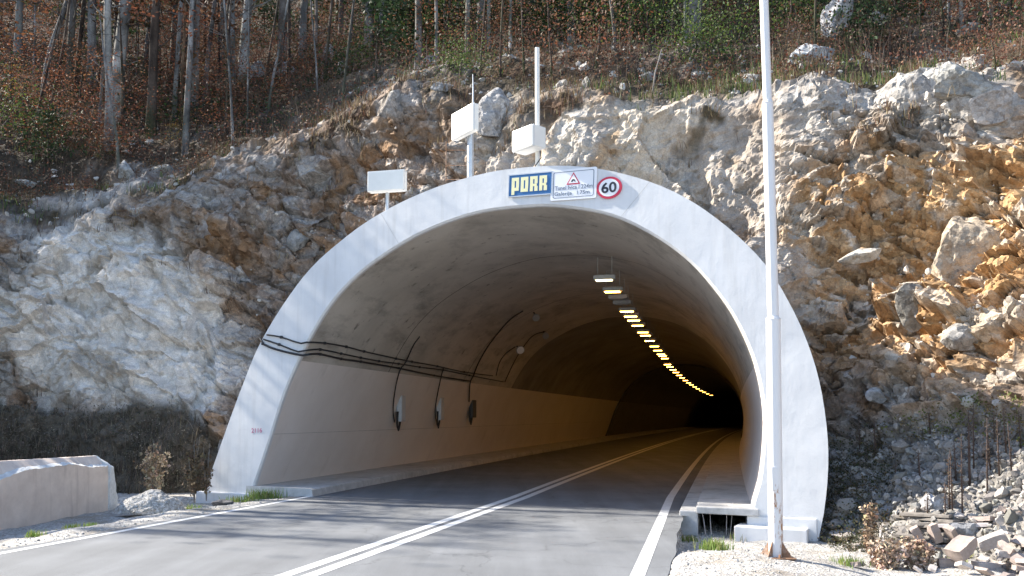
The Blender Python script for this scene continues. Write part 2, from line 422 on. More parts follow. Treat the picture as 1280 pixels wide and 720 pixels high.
tag(link('ground', mesh_np('ground', np.stack([GX, GY, GZ], -1).reshape(-1, 3), GF, M['gravel'], True)), kind='structure')
def gz(x, y): return float(ground_z(np.array([x]), np.array([y]))[0])

# ------------------------------------------------------------------ tunnel
O = [(255, 615), (300, 490), (330, 420), (380, 345), (430, 298), (480, 264), (540, 236), (600, 218), (640, 211), (700, 207), (760, 213), (820, 230), (870, 255), (920, 293), (960, 335), (990, 385), (1010, 430), (1025, 480), (1034, 540), (1035, 590), (1030, 640), (1022, 678)]
I = [(318, 605), (335, 555), (360, 480), (400, 400), (440, 350), (490, 312), (540, 285), (600, 265), (660, 258), (700, 258), (760, 268), (810, 290), (860, 325), (900, 370), (925, 410), (945, 460), (955, 520), (951, 590), (941, 630)]
NA = 90
OP = spline([pp(*q) for q in O], NA); IP = spline([pp(*q) for q in I], NA)
TROOT = pp(640, 640); TROOT.z = 0
tun = empty('road_tunnel', TROOT, 'concrete road tunnel with a broad white horseshoe portal in the rock face', 'tunnel')
back = lambda P, d: P + np.array(shift(d))
nI = IP.copy()
cen = np.array([IP[:, 0].mean(), IP[:, 1].mean(), 2.0])
rad = IP-cen; rad /= np.linalg.norm(rad, axis=1)[:, None]
ch = IP + rad*.045                                   # chamfer: inner lip set back from the face
def foot(A): 
    a, b = A[0].copy(), A[-1].copy(); a[2] = b[2] = -.6; return np.vstack([a, A, b])
rings = [foot(q) for q in (back(OP, 4.2), OP, ch, back(IP, .05), back(IP, .16))]; NR = NA+2
V = np.concatenate(rings); F = []
for k in range(len(rings)-1):
    for j in range(NR-1): F.append((k*NR+j, k*NR+j+1, (k+1)*NR+j+1, (k+1)*NR+j))
mb = MB(); mb.add(V, F); po = mb.build('portal_collar', M['collar'], tun, TROOT, True)
e = po.modifiers.new('edge', 'EDGE_SPLIT'); e.split_angle = R(28)
for j in (33, 58):          # casting joints across the collar face
    a, b = Vector(OP[j]), Vector(IP[j]+rad[j]*.05); t_ = Vector(OP[j+1]-OP[j]).normalized()*.005
    mb = MB(); mb.add([a+PN*.003-t_, b+PN*.003-t_, b+PN*.003+t_, a+PN*.003+t_], [(0, 1, 2, 3)]); mb.build('casting_joint', M['walk'], tun, TROOT)
# foot plinths below both ends of the collar
def plinth(a, b, z0, z1, d0, d1, mat='collar', name='plinth'):
    a, b = Vector(a), Vector(b); a.z = b.z = 0
    P = [a+PN*d1+Vector((0, 0, z0)), b+PN*d1+Vector((0, 0, z0)), b+PN*d1+Vector((0, 0, z1)), a+PN*d1+Vector((0, 0, z1))]
    Q = [p-PN*(d1-d0) for p in P]
    mb = MB(); mb.add(P+Q, [(0, 1, 2, 3), (7, 6, 5, 4), (0, 4, 5, 1), (3, 2, 6, 7), (1, 5, 6, 2), (0, 3, 7, 4)])
    o = mb.build(name, M[mat], tun, TROOT); bv = o.modifiers.new('b', 'BEVEL'); bv.width = .025; bv.segments = 2
    return o
plinth(pp(248, 618), pp(330, 618), -.7, .0, -2.5, .10)
plinth(pp(922, 664), pp(1012, 664), -.8, -.12, -.3, .34)
plinth(pp(934, 660), pp(1022, 660), -.8, .06, -2.5, .03, name='foot')
# lining: cut at the paint line
dys = [.155, .6] + list(np.arange(1, 12, 1.0)) + list(np.arange(12, 61, 2.0))
dys_far = list(np.arange(60, 285, 5.0))
kl = next(j for j in range(NA) if IP[j, 2] > 3.4); kr = max(j for j in range(NA) if IP[j, 2] > 2.85)
iL = IP[0].copy(); iR = IP[-1].copy()
def part_sweep(P, ds, mat, name):
    V, F = sweep([Vector(p) for p in P], [shift(d) for d in ds]); mb = MB(); mb.add(V, F)
    return mb.build(name, M[mat], tun, TROOT, True)
low = np.vstack([IP[0]*np.array([1, 1, 0])+np.array([-.05, 0, -.2]), IP[:kl+1]])
lowr = np.vstack([IP[kr:], IP[-1]*np.array([1, 1, 0])+np.array([-.12, 0, -.45])])
part_sweep(IP[kl:kr+1], [d for d in dys if d < 22]+[22], 'vault', 'vault'); part_sweep(IP[kl:kr+1], [22]+[d for d in dys if d > 22], 'shaded_vault', 'shaded_vault')
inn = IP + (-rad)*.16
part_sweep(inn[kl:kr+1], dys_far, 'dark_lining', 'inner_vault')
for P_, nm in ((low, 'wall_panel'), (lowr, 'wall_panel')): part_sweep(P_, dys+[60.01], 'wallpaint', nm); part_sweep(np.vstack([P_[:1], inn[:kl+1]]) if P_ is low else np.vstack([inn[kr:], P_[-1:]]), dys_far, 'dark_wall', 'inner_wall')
# thin step ring where the lining changes
V, F = sweep([Vector(p) for p in IP[kl:kr+1]], [shift(60), shift(60)])
ring = [Vector(p)+Vector(shift(60)) for p in foot(IP+rad*.05)]; ring2 = [Vector(p)+Vector(shift(60)) for p in foot(inn)]
mb = MB(); n_ = len(ring); mb.add(ring+ring2, [(j, j+1, n_+j+1, n_+j) for j in range(n_-1)]); mb.build('lining_step', M['dark_lining'], tun, TROOT)
endp = [Vector(p)+Vector(shift(278)) for p in IP]; mb = MB(); mb.add(endp, [tuple(range(NA))]); mb.build('end_cap', M['dark_lining'], tun, TROOT)  # added cap: shuts the unseen far end so no light leaks in
# joints of the cast lining segments
for d in (6, 14, 22, 30, 38, 46, 54):
    mb = MB()
    for j in range(kl, kr):
        a = Vector(IP[j]-rad[j]*.006)+Vector(shift(d)); b = Vector(IP[j+1]-rad[j+1]*.006)+Vector(shift(d))
        mb.add([a, b, b+Vector(shift(.05)), a+Vector(shift(.05))], [(0, 1, 2, 3)])
    mb.build('lining_joint', M['dark_lining'], tun, TROOT)
# one long horizontal construction line on the left wall paint and one upright seam
mb = MB()
j0 = next(j for j in range(NA) if IP[j, 2] > 1.45)
for k in range(len(dys)-1):
    a = Vector(IP[j0]-rad[j0]*.004)+Vector(shift(dys[k])); b = Vector(IP[j0]-rad[j0]*.004)+Vector(shift(dys[k+1]))
    mb.add([a, b, b+Vector((0, 0, .025)), a+Vector((0, 0, .025))], [(0, 1, 2, 3)])
mb.build('wall_seam', M['concrete'], tun, TROOT)
# walkways
kerbL = pp(390, 610); wl = Vector(iL)
prof = [Vector((wl.x-.25, wl.y+.12, -.2)), Vector((wl.x-.25, wl.y+.12, .2)), Vector((kerbL.x-.10, kerbL.y+.05, .2)), Vector((kerbL.x, kerbL.y, .17)), Vector((kerbL.x+.05, kerbL.y-.02, -.2))]
dw = list(np.arange(0, 12, 1.0)) + list(np.arange(12, 60, 3.0)) + list(np.arange(60, 280, 6.0))
V, F = sweep(prof, [shift(d) for d in dw], True); mb = MB(); mb.add(V, F); mb.build('walkway', M['walk'], tun, TROOT)
ka, kb = pp(850, 640), pp(873, 640); ra = Vector(iR)
def box_on_portal(a, b, z0, z1, name, mat, front=0.0, ds=dw):
    a, b = Vector(a)+PN*front, Vector(b)+PN*front
    prof = [Vector((a.x, a.y, z0)), Vector((a.x, a.y, z1)), Vector((b.x, b.y, z1)), Vector((b.x, b.y, z0))]
    V, F = sweep(prof, [shift(d) for d in ds], True); mb = MB(); mb.add(V, F); o = mb.build(name, M[mat], tun, TROOT)
    bv = o.modifiers.new('b', 'BEVEL'); bv.width = .02; bv.segments = 2; bv.limit_method = 'ANGLE'; return o
box_on_portal(ka, kb, -.55, .10, 'kerb', 'walk', .05)
sl_a, sl_b = pp(872, 638), pp(934, 638)
box_on_portal(sl_a, sl_b+PL*.25, .06, .20, 'cover_slab', 'walk', .12, [0, 1.0, 2.0, 3.0])
box_on_portal(kb-PL*.03, sl_b+PL*.3, .03, .17, 'walkway', 'walk', 0, [2.5]+dw[3:])
for a_ in (ka,): pass

# ------------------------------------------------------------------ rock cliff and hill above it
foot_pts = [(-44, -30), (-40, -10), (-36, 4), (-31, 14.5), (-26, 21.5), (-20.5, 26), (-14.5, 27.9), (-9.5, 27.1), (-4, 24.7), (2, 21.7), (6, 20.0), (7.7, 19.0), (9.1, 17.1), (10.2, 14.3), (11.4, 10.5), (14, 4), (20, -8), (30, -30)]
fp = spline(foot_pts, 4000)
# finer sampling in view
wgt = np.where((fp[:, 0] > -17.5) & (fp[:, 0] < 13) & (fp[:, 1] > 11), 1/.052, 1/.7)
seg = np.linalg.norm(np.diff(fp, axis=0), axis=1); cw = np.concatenate([[0], np.cumsum(seg*.5*(wgt[1:]+wgt[:-1]))])
NAx = int(cw[-1])+1; q = np.linspace(0, cw[-1], NAx)
FX = np.interp(q, cw, fp[:, 0]); FY = np.interp(q, cw, fp[:, 1])
tx, ty = np.gradient(FX), np.gradient(FY)
ksm = np.ones(41)/41
tl = np.hypot(tx, ty); tx, ty = tx/tl, ty/tl
txs = np.convolve(np.pad(tx, 20, 'edge'), ksm, 'valid'); tys = np.convolve(np.pad(ty, 20, 'edge'), ksm, 'valid'); tl = np.hypot(txs, tys)
NXn, NYn = -tys/tl, txs/tl                           # into the hill
def tab(xs, vs): return np.interp(FX, xs, vs)
side = np.where(FY < 11, 1, 0)
zb = tab([-44, -30, -19, -15.5, -12, -9, -6, -3, 0, 2, 6, 8, 10, 12, 30], [8, 9, 8.2, 8.2, 10.4, 11.7, 12.6, 12.2, 11.7, 11.1, 10.5, 9.9, 8.6, 8.0, 6])
zf = tab([-44, -16, -10, -8, 5, 6.5, 9, 30], [2.2, 2.5, 2.1, .6, .3, 1.2, 1.9, 1.9])
zf = zf + np.where(FX < -8, .55*fbm(np.stack([FX*.45, FY*.45, FX*0], -1), 3, 505), 0)
wA = tab([-44, -16, -10, -8, 5, 6.5, 9, 30], [4, 3.4, 3.0, 1.0, .6, 2.2, 3.4, 3.2])
lean = tab([-44, -16, -8, 0, 6, 8, 10, 30], [.35, .40, .34, .27, .33, .50, .6, .6])
mA, mB, mC = 70, 200, 80
tA = np.linspace(0, 1, mA, endpoint=False); tB = np.linspace(0, 1, mB, endpoint=False); tC = np.linspace(0, 1, mC)
D = np.zeros((NAx, mA+mB+mC)); Z = D.copy()
D[:, :mA] = -wA[:, None]*(1-tA); Z[:, :mA] = -.7 + (zf[:, None]+.7)*(tA**1.15)
hB = (zb-zf)
D[:, mA:mA+mB] = (lean*hB)[:, None]*tB; Z[:, mA:mA+mB] = zf[:, None]+hB[:, None]*tB
eC = 62*(.25*tC+.75*tC**2.2)
sl0 = tab([-44, -16, -10, -4, 6, 10, 30], [.45, .50, .55, .50, .46, .62, .6])
D[:, mA+mB:] = (lean*hB)[:, None]+eC; Z[:, mA+mB:] = zb[:, None]+eC*sl0[:, None]+.17*np.maximum(0, eC-3)**1.02
kk = np.ones(15)/15
for A_ in (D, Z):
    pad = np.pad(A_, ((0, 0), (7, 7)), 'edge'); cs = np.cumsum(np.pad(pad, ((0, 0), (1, 0))), axis=1)
    sm = (cs[:, 15:]-cs[:, :-15])/15
    sl_ = slice(mA-20, mA+mB+18); A_[:, sl_] = sm[:, sl_]
P0 = np.stack([FX[:, None]+NXn[:, None]*D, FY[:, None]+NYn[:, None]*D, Z], -1)
ga = np.gradient(P0, axis=0); gb = np.gradient(P0, axis=1)
Nn = np.cross(ga, gb); Nn /= np.maximum(1e-9, np.linalg.norm(Nn, axis=-1))[..., None]
sgn = np.sign((Nn[..., 0]*-NXn[:, None]+Nn[..., 1]*-NYn[:, None]+Nn[..., 2]*.5)); Nn *= np.where(sgn == 0, 1, sgn)[..., None]
SZ = P0.shape[:2]; P = P0.reshape(-1, 3); NV = Nn.reshape(-1, 3)
row = np.tile(np.arange(SZ[1]), SZ[0]); dd = D.reshape(-1)
isC = np.clip((row-(mA+mB))/6.0, 0, 1); eCf = np.tile(np.concatenate([np.zeros(mA+mB), eC]), SZ[0])
isA = np.clip((mA+4-row)/8.0, 0, 1)
PX, PY = to_px(P)
wx_ = 28*fbm(P*.55, 4, 21); wy_ = 24*fbm(P*.55, 4, 31)
PXw, PYw = PX+wx_, PY+wy_
def ell(cx, cy, rx, ry, soft=.35, rot=0):
    c, s = math.cos(R(rot)), math.sin(R(rot)); dx, dy = PXw-cx, PYw-cy
    q = np.sqrt(((c*dx+s*dy)/rx)**2+((-s*dx+c*dy)/ry)**2); return 1-sstep(1-soft, 1+soft, q)
z_pale = np.maximum.reduce([ell(150, 390, 150, 125, .3, 25), ell(60, 400, 60, 70), ell(215, 480, 70, 65)])
z_flute = np.maximum(ell(730, 190, 140, 90), ell(860, 190, 60, 80)*.8)*(1-z_pale)
z_grey = np.maximum.reduce([ell(975, 300, 45, 110), ell(930, 200, 80, 90)*.8, ell(640, 180, 40, 80)])
z_ochre = np.maximum.reduce([ell(1190, 330, 130, 150, .4), ell(1080, 310, 95, 130, .5)*.85, ell(1290, 300, 130, 160)])
z_uprock = np.maximum(ell(1140, 110, 110, 70, .4, -15), ell(1040, 160, 50, 60)*.8)
z_rust = np.maximum.reduce([ell(345, 320, 95, 120, .45, 30), ell(480, 230, 110, 70, .5), ell(20, 470, 30, 30)*.8])
# fracture blocks
DIP = R(24); PB = np.stack([P[:, 0]*math.cos(DIP)-P[:, 2]*math.sin(DIP), P[:, 1], P[:, 0]*math.sin(DIP)+P[:, 2]*math.cos(DIP)], -1)
PB = PB + .12*np.stack([fbm(P*1.1, 3, 701), fbm(P*1.1, 3, 702), fbm(P*1.1, 3, 703)], -1)
def blocks(sc, s, st=(1, 1, 1)):
    f1, f2, cr, dv = voronoi(PB*np.array(st)/sc, s)
    h = (cr[0]-.5) + ((cr[1]-.5)*dv[:, 0]+(cr[2]-.5)*dv[:, 1]+(cr[3]-.5)*dv[:, 2])*1.15
    return h, f2-f1, cr
b0, e0_, c0 = blocks(4.2, 400, (.8, .8, 1)); b1, e1, c1 = blocks(1.9, 100, (.7, .7, 1.25)); b2, e2, c2 = blocks(.8, 200, (.75, .75, 1.5)); b3, e3, c3 = blocks(.30, 300, (.8, .8, 1.4))
big = fbm(P*.22, 3, 40)
med = fbm(P*.9, 4, 50)
fine = fbm(P*3.2, 4, 60)
ridg = 1-np.abs(fbm(P*np.array([.8, .8, .8]), 4, 70))
al = P@np.array([math.cos(TH), -math.sin(TH), 0])
Pf = np.stack([al*1.5+.5*fbm(P*.5, 3, 77), al*0, P[:, 2]*.28], -1); flute = 1-np.abs(fbm(Pf, 4, 80))*1.4
Pd = np.stack([(P[:, 0]*.75+P[:, 2]*.65)*1.1+.5*fbm(P*.4, 3, 85), P[:, 1]*.4, (-P[:, 0]*.65+P[:, 2]*.75)*.35], -1); diag = 1-np.abs(fbm(Pd, 4, 90))*1.5
base_amp = np.clip(1-.75*z_pale-.8*z_flute-.75*z_grey, .12, 1)
top_ = 1-.75*sstep(mA+mB-55, mA+mB-5, row)
dB = .75*big + .13*med + .06*fine
dB = dB + top_*base_amp*(.70*b0 + .80*b1*(1-.4*z_ochre) + .40*b2 + .15*b3) + z_pale*(.38*diag+.50*b0+.34*b1+.16*b2+.05*b3) + z_flute*top_*(.30*flute+.35*b0+.20*b1+.06*b3) + z_ochre*(.12*b3+.10*b2) + z_grey*(.05*b3+.3*b0)
dB -= .10*base_amp*(1-sstep(0, .09, e2))
outc = sstep(.15, .55, fbm(P*.35, 3, 95))*np.exp(-eCf/9)
dC = .5*big+.16*med*np.exp(-eCf/14)+.05*fine + outc*(.55*np.abs(b1)+.3*b2+.10*b3) + .10*b2*np.exp(-eCf/5)
dA = .20*med+.12*b3+.08*fine+.25*big
disp = dB*(1-isC)*(1-isA) + dC*isC + dA*isA
near_portal = np.exp(-((P[:, 1]+SK*P[:, 0]-PC)/6)**2)*((PX > 230) & (PX < 1060) & (PY > 190))
disp = np.where(near_portal > 0, np.minimum(disp, .9), disp)
PD = P + NV*disp[:, None]
# ---- colours of the stone itself
rn = lambda c: np.array(c)
def lay(C, wgt, c): return C*(1-wgt[:, None]) + wgt[:, None]*c
v2 = c2[1]; v3 = c3[1]; v1 = c1[1]
C = np.zeros_like(P) + rn((.25, .195, .155))
C = lay(C, sstep(.35, .75, v2)*.85, rn((.31, .285, .26))[None, :])
C = lay(C, sstep(.72, .8, v3)*.6, rn((.42, .395, .36))[None, :])
C = lay(C, sstep(.0, .45, fbm(P*.8, 4, 111))*.75, rn((.23, .14, .075))[None, :])
C = lay(C, z_rust*.75*sstep(-.3, .4, fbm(P*1.4, 4, 121)), rn((.27, .15, .07))[None, :])
C = lay(C, z_rust*.5*sstep(.55, .65, v2), rn((.33, .315, .30))[None, :])
pale = rn((.66, .615, .56))[None, :]*(.95+.10*v3[:, None]) ; pale = lay(pale, sstep(.15, .6, fbm(P*1.1, 5, 131))*.6, rn((.46, .40, .33))[None, :])
C = lay(C, z_pale, pale)
fl = rn((.57, .49, .39))[None, :]+0*P; fl = lay(fl, sstep(.05, .5, fbm(Pf*np.array([1.2, 1, 2]), 4, 141))*.7, rn((.37, .23, .11))[None, :]); fl = lay(fl, sstep(.1, .6, fbm(Pf*1.7+9, 4, 143))*.6, rn((.40, .385, .36))[None, :])
C = lay(C, z_flute*.92, fl)
gr = rn((.40, .355, .305))[None, :]*(.92+.16*v3[:, None]); gr = lay(gr, sstep(.2, .6, fbm(P*.9, 4, 151))*.5, rn((.32, .225, .14))[None, :])
C = lay(C, z_grey*.85, gr)
oc = rn((.52, .33, .165))[None, :]*(.8+.4*v3[:, None]); oc = lay(oc, sstep(.0, .5, fbm(P*1.3, 4, 161))*.6, rn((.34, .185, .075))[None, :])
oc = lay(oc, sstep(.70, .78, v3)*.8, rn((.50, .44, .365))[None, :]); oc = lay(oc, sstep(.80, .88, v2)*.8, rn((.46, .405, .335))[None, :])
C = lay(C, z_ochre*.95, oc)
up = rn((.43, .40, .36))[None, :]*(.8+.4*v2[:, None]); C = lay(C, z_uprock*.85, up)
lit = rn((.06, .045, .03))[None, :]+0*P; lit = lay(lit, sstep(.0, .5, fbm(P*.5, 4, 171))*.6, rn((.09, .07, .035))[None, :]); lit = lay(lit, sstep(.25, .6, fbm(P*.9, 4, 173))*.6, rn((.11, .055, .03))[None, :])  # litter tone lowered to put deep forest shade into the colour
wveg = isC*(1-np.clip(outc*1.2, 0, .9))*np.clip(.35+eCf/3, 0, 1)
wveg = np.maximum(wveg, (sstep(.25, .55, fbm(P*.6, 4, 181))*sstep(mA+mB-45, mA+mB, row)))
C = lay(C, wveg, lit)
scr = rn((.27, .25, .225))[None, :]*(.7+.6*v3[:, None]); leftA = isA*(P[:, 0] < 0); rightA = isA*(P[:, 0] > 0)
C = lay(C, rightA*.95, scr); C = lay(C, leftA, rn((.12, .10, .075))[None, :])
C = np.clip(C, .02, .8)
# ---- hole for the tunnel
wq = PD[:, 1]+SK*PD[:, 0]-PC; dq = wq/(1+SK*.24)
rel = PD[:, :2]-np.stack([.24*dq, dq], -1)
lq = rel[:, 0]*math.cos(TH)-(rel[:, 1]-PC)*math.sin(TH)
mid = .55*IP+.45*OP
lm = mid[:, 0]*math.cos(TH)-(mid[:, 1]-PC)*math.sin(TH); zm = mid[:, 2].copy()
poly = list(zip(lm, zm)); poly = [(lm[0]-.2, -3)]+poly+[(lm[-1], -3)]
ins = np.zeros(len(P), bool)
for (x0, y0), (x1, y1) in zip(poly, poly[1:]+poly[:1]):
    cnd = (y0 > PD[:, 2]) != (y1 > PD[:, 2])
    with np.errstate(divide='ignore', invalid='ignore'):
        xi = (x1-x0)*(PD[:, 2]-y0)/(y1-y0+1e-12)+x0
    ins ^= cnd & (lq < xi)
ins &= (wq > -1.5)
# nothing of the rock may stand in front of the collar face
wfront = (wq < .35) & (lq > lm.min()-1.2) & (lq < lm.max()+1.0) & (PD[:, 2] > -.45) & (PD[:, 2] < 7.6) & (row >= mA)
PD[wfront] += np.outer((.35-wq[wfront])*.9, [-PN.x, -PN.y, 0])
idx = np.arange(SZ[0]*SZ[1]).reshape(SZ)
CF = np.stack([idx[:-1, :-1], idx[1:, :-1], idx[1:, 1:], idx[:-1, 1:]], -1).reshape(-1, 4)
CF = CF[~ins[CF].any(1)]
cl = link('cliff', mesh_np('cliff', PD, CF, M['rock'], False, C, 'POINT', np.clip(1-.72*z_pale-.6*z_flute-.65*z_grey, .3, 1)*(1-.3*isC))); tag(cl, kind='structure')
print('cliff', len(PD), len(CF))
BV = BVHTree.FromPolygons([tuple(p) for p in PD], [tuple(f) for f in CF[::1]])
bvsm = BV
def hit(px, py):
    d = ray(px, py).normalized(); loc, nrm, i, dist = BV.ray_cast(Vector((0, 0, CAMZ)), d)
    return loc, nrm
def drop(x, y):
    loc, nrm, i, dist = BV.ray_cast(Vector((x, y, 120)), Vector((0, 0, -1)))
    return loc

# ------------------------------------------------------------------ signs on the collar
def text_mesh(txt, size, weight=0.0, ext=.004, sx=1.0):
    cu = bpy.data.curves.new('t', 'FONT'); cu.body = txt; cu.size = size; cu.offset = weight; cu.extrude = ext; cu.resolution_u = 4
    o = bpy.data.objects.new('t', cu); COL.objects.link(o); dg = bpy.context.evaluated_depsgraph_get(); dg.update()
    me = bpy.data.meshes.new_from_object(o.evaluated_get(dg)); bpy.data.objects.remove(o)
    for v in me.vertices: v.co.x *= sx
    xs = [v.co.x for v in me.vertices]; ys = [v.co.y for v in me.vertices]
    return me, (min(xs), max(xs), min(ys), max(ys))
def place_frame(center, roll=0.0, out=0.0):
    Mx = Matrix((PL, Vector((0, 0, 1)), PN)).transposed().to_4x4()
    return Matrix.Translation(Vector(center)+PN*out) @ Mx @ Matrix.Rotation(roll, 4, 'Z')
def local_root(name, Mw, label, cat, group=None):
    o = bpy.data.objects.new(name, None); COL.objects.link(o); o.matrix_world = Mw; o.empty_display_size = .2
    return tag(o, label, cat, group)
def lobj(name, me_or_mb, mat, root, Mloc=None, smooth=False):
    if isinstance(me_or_mb, MB): o = me_or_mb.build(name, mat, root, None, smooth)
    else:
        me_or_mb.materials.clear(); me_or_mb.materials.append(mat); o = link(name, me_or_mb, root)
    if Mloc is not None: o.matrix_local = Mloc
    return o
def text_obj(name, txt, root, mat, box, z, weight=0.0):
    me, (a, b, c, d) = text_mesh(txt, 1.0, weight, .002)
    x0, y0, x1, y1 = box
    for v in me.vertices:
        v.co.x = x0+(v.co.x-a)/(b-a)*(x1-x0); v.co.y = y0+(v.co.y-c)/(d-c)*(y1-y0); v.co.z += z
    return lobj(name, me, mat, root)
def px_local(Mw, px, py):
    r = ray(px, py); inv = Mw.inverted(); o = inv @ Vector((0, 0, CAMZ)); d = inv.to_3x3() @ r
    t = -o.z/d.z; p = o+d*t; return p.x, p.y
def quadplate(corners, z0, z1):
    mb = MB(); V = [(x, y, z0) for x, y in corners]+[(x, y, z1) for x, y in corners]; n = len(corners)
    mb.add(V, [tuple(range(n-1, -1, -1)), tuple(range(n, 2*n))]+[(i, (i+1) % n, n+(i+1) % n, n+i) for i in range(n)]); return mb
def rrect(x0, y0, x1, y1, r, n=5):
    pts = []
    for cx, cy, a0 in ((x1-r, y1-r, 0), (x0+r, y1-r, 90), (x0+r, y0+r, 180), (x1-r, y0+r, 270)):
        for k in range(n): a = R(a0+90*k/(n-1)); pts.append((cx+r*math.cos(a), cy+r*math.sin(a)))
    return pts
# blue company board
Mw = place_frame(pp(663.5, 231), R(-2.4), .028); rt = local_root('company_sign', Mw, 'blue rectangular board with thick cream letters on the portal crown', 'sign')
hw, hh = .50*(pp(690, 231)-pp(637, 231)).length, .245
lobj('panel', quadplate(rrect(-hw, -hh, hw, hh, .01, 2), -.02, .01), M['sign_blue'], rt)
fr = MB()
for bx in ((-hw-.02, -hh-.02, -hw+.004, hh+.02), (hw-.004, -hh-.02, hw+.02, hh+.02), (-hw+.006, hh-.004, hw-.006, hh+.02), (-hw+.006, -hh-.02, hw-.006, -hh+.004)):
    fr.box(((bx[0]+bx[2])/2, (bx[1]+bx[3])/2, -.001), (bx[2]-bx[0], bx[3]-bx[1], .034))
lobj('frame', fr, M['galv'], rt)
lw = (2*hw-.14)/4
for k, chx in enumerate('PORR'):
    x0 = -hw+.07+k*lw
    # heavy block letters cut as polygons: outline strokes of a squared alphabet
    st = .075; mbk = MB(); b = -hh+(.03 if chx == 'P' else .085); t = hh-.065
    x1 = x0+lw-.045
    def bar(xa, ya, xb, yb): mbk.box(((xa+xb)/2, (ya+yb)/2, .0125), (xb-xa, yb-ya, .009))
    bar(x0, b, x0+st, t)
    m_ = -hh+.20
    if chx == 'P':
        bar(x0+st, t-st, x1-.003, t); bar(x1-st, -hh+.12+st, x1, t-st-.0005); bar(x0+st, -hh+.12, x1-.003, -hh+.12+st)
    elif chx == 'O':
        bar(x0+st, t-st, x1-.003, t); bar(x1-st, b+st, x1, t-st-.0005); bar(x0+st, b, x1-.003, b+st-.0005)
    else:
        bar(x0+st, t-st*.9, x1-.003, t); bar(x1-st, m_+st*.75, x1, t-st*.9-.0005); bar(x0+st, m_, x1-.018, m_+st*.7)
        bar(x1-st, b, x1+.004, m_-.0005)
    lobj('lettering', mbk, M['sign_cream'], rt)
# white information board
Mw = place_frame(pp(717.5, 230.5), R(-2.2), .028); rt = local_root('information_sign', Mw, 'white board with a red warning triangle and two lines of small writing', 'sign')
hw = .5*(pp(746, 230)-pp(689, 230)).length; hh = .345
lobj('panel', quadplate(rrect(-hw, -hh, hw, hh, .04), -.02, .01), M['sign_white'], rt)
bd = MB(); a = rrect(-hw+.06, -hh+.05, hw-.06, hh-.05, .04); b_ = rrect(-hw+.078, -hh+.064, hw-.078, hh-.064, .03)
n = len(a); bd.add([(x, y, .0125) for x, y in a]+[(x, y, .0125) for x, y in b_], [(i, (i+1) % n, n+(i+1) % n, n+i) for i in range(n)])
lobj('border_line', bd, M['sign_grey'], rt)
def tri(cx, cy, s, z, zz): return quadplate([(cx-s, cy-s*.72), (cx+s, cy-s*.72), (cx, cy+s*.95)], z, zz)
tr = lobj('triangle', tri(0, .11, .165, .0105, .014), M['sign_red'], rt)
lobj('triangle_face', tri(0, .107, .122, .0142, .0165), M['sign_white'], rt)
tn = MB(); pts = []
for k in range(13): q = math.pi*k/12; pts.append((.052*math.cos(q), .045+.065*math.sin(q)))
for k in range(13): q = math.pi*(12-k)/12; pts.append((.008+.024*math.cos(q), .045+.028*math.sin(q)))
V = [(x, y, .018) for x, y in pts]; tn.add(V, [(i, i+1, 24-i, 25-i) for i in range(12)])
lobj('tunnel_symbol', tn, M['sign_black'], rt)
text_obj('lettering', 'Tunel Ivica l 224m', rt, M['sign_grey'], (-hw+.10, -.115, hw-.09, -.02), .0125, .006)
text_obj('lettering', 'Galerija   l 75m', rt, M['sign_grey'], (-hw+.10, -.265, hw-.16, -.155), .0125, .006)
# speed limit
Mw = place_frame(pp(762, 235), 0, .028); rt = local_root('speed_limit_sign', Mw, 'round white speed sign with a red rim reading 60', 'sign')
rx = .5*(pp(778, 235)-pp(746.5, 235)).length; ry = .242
def disc(rx, ry, z0, z1): return quadplate([(rx*math.cos(2*math.pi*k/40), ry*math.sin(2*math.pi*k/40)) for k in range(40)], z0, z1)
lobj('rim', disc(rx, ry, -.02, .010), M['sign_red'], rt); lobj('face', disc(rx*.80, ry*.80, .0102, .013), M['sign_white'], rt)
text_obj('lettering', '60', rt, M['sign_black'], (-rx*.60, -ry*.48, rx*.60, ry*.50), .016, .022)
# faded stencil on the left leg
Mw = place_frame(pp(321, 538), R(2), .005); rt = text_obj('stencil_mark', '2116', None, M['stencil'], (-.18, -.06, .18, .06), 0, .01)
rt.matrix_world = Mw; tag(rt, 'faded red stencilled characters low on the left leg of the portal', 'marking')

# ------------------------------------------------------------------ antenna boxes on masts above the crown
def Rz(a): return Matrix.Rotation(a, 3, 'Z')
def mast(bx, by, top_py, rad, back, name, label, box_px, dims, yaw, roll=0, extra=None):
    base = pp(bx, by, back); base.z -= .6
    r = ray(bx, top_py); t = base.y/r.y; ztop = CAMZ+r.z*t
    rt = empty(name, base, label, 'equipment mast')
    mb = MB(); mb.tube([base, Vector((base.x, base.y, ztop))], rad, 12); mb.build('pole', M['galv'] if extra != 'white' else M['white_box'], rt, base, False)
    r = ray(*box_px); t = (base.y-.12)/r.y; c = Vector((r.x*t, r.y*t, CAMZ+r.z*t))
    Mr = Rz(yaw) @ Matrix.Rotation(roll, 3, 'Y')
    mb = MB(); mb.box(c, dims, Mr, .03); hs = mb.build('housing', M['white_box'], rt, base)
    mb = MB(); mb.box(c+Mr@Vector((0, dims[1]/2+.02, 0)), (dims[0]*.5, .05, dims[2]*.35), Mr, .008); mb.build('bracket', M['galv'], rt, base)
    # lid seam
    mb = MB(); mb.box(c+Mr@Vector((0, -dims[1]/2+.05, 0)), (dims[0]+.008, .012, dims[2]+.008), Mr); mb.build('lid_seam', M['greybox'], rt, base)
    return rt, base, c, Mr
rt, b1_, c1_, m1_ = mast(484, 262, 238, .05, .5, 'radar_mast', 'short grey post carrying a wide cream box left of the portal crown', (484, 227), (.98, .26, .52), R(-14))
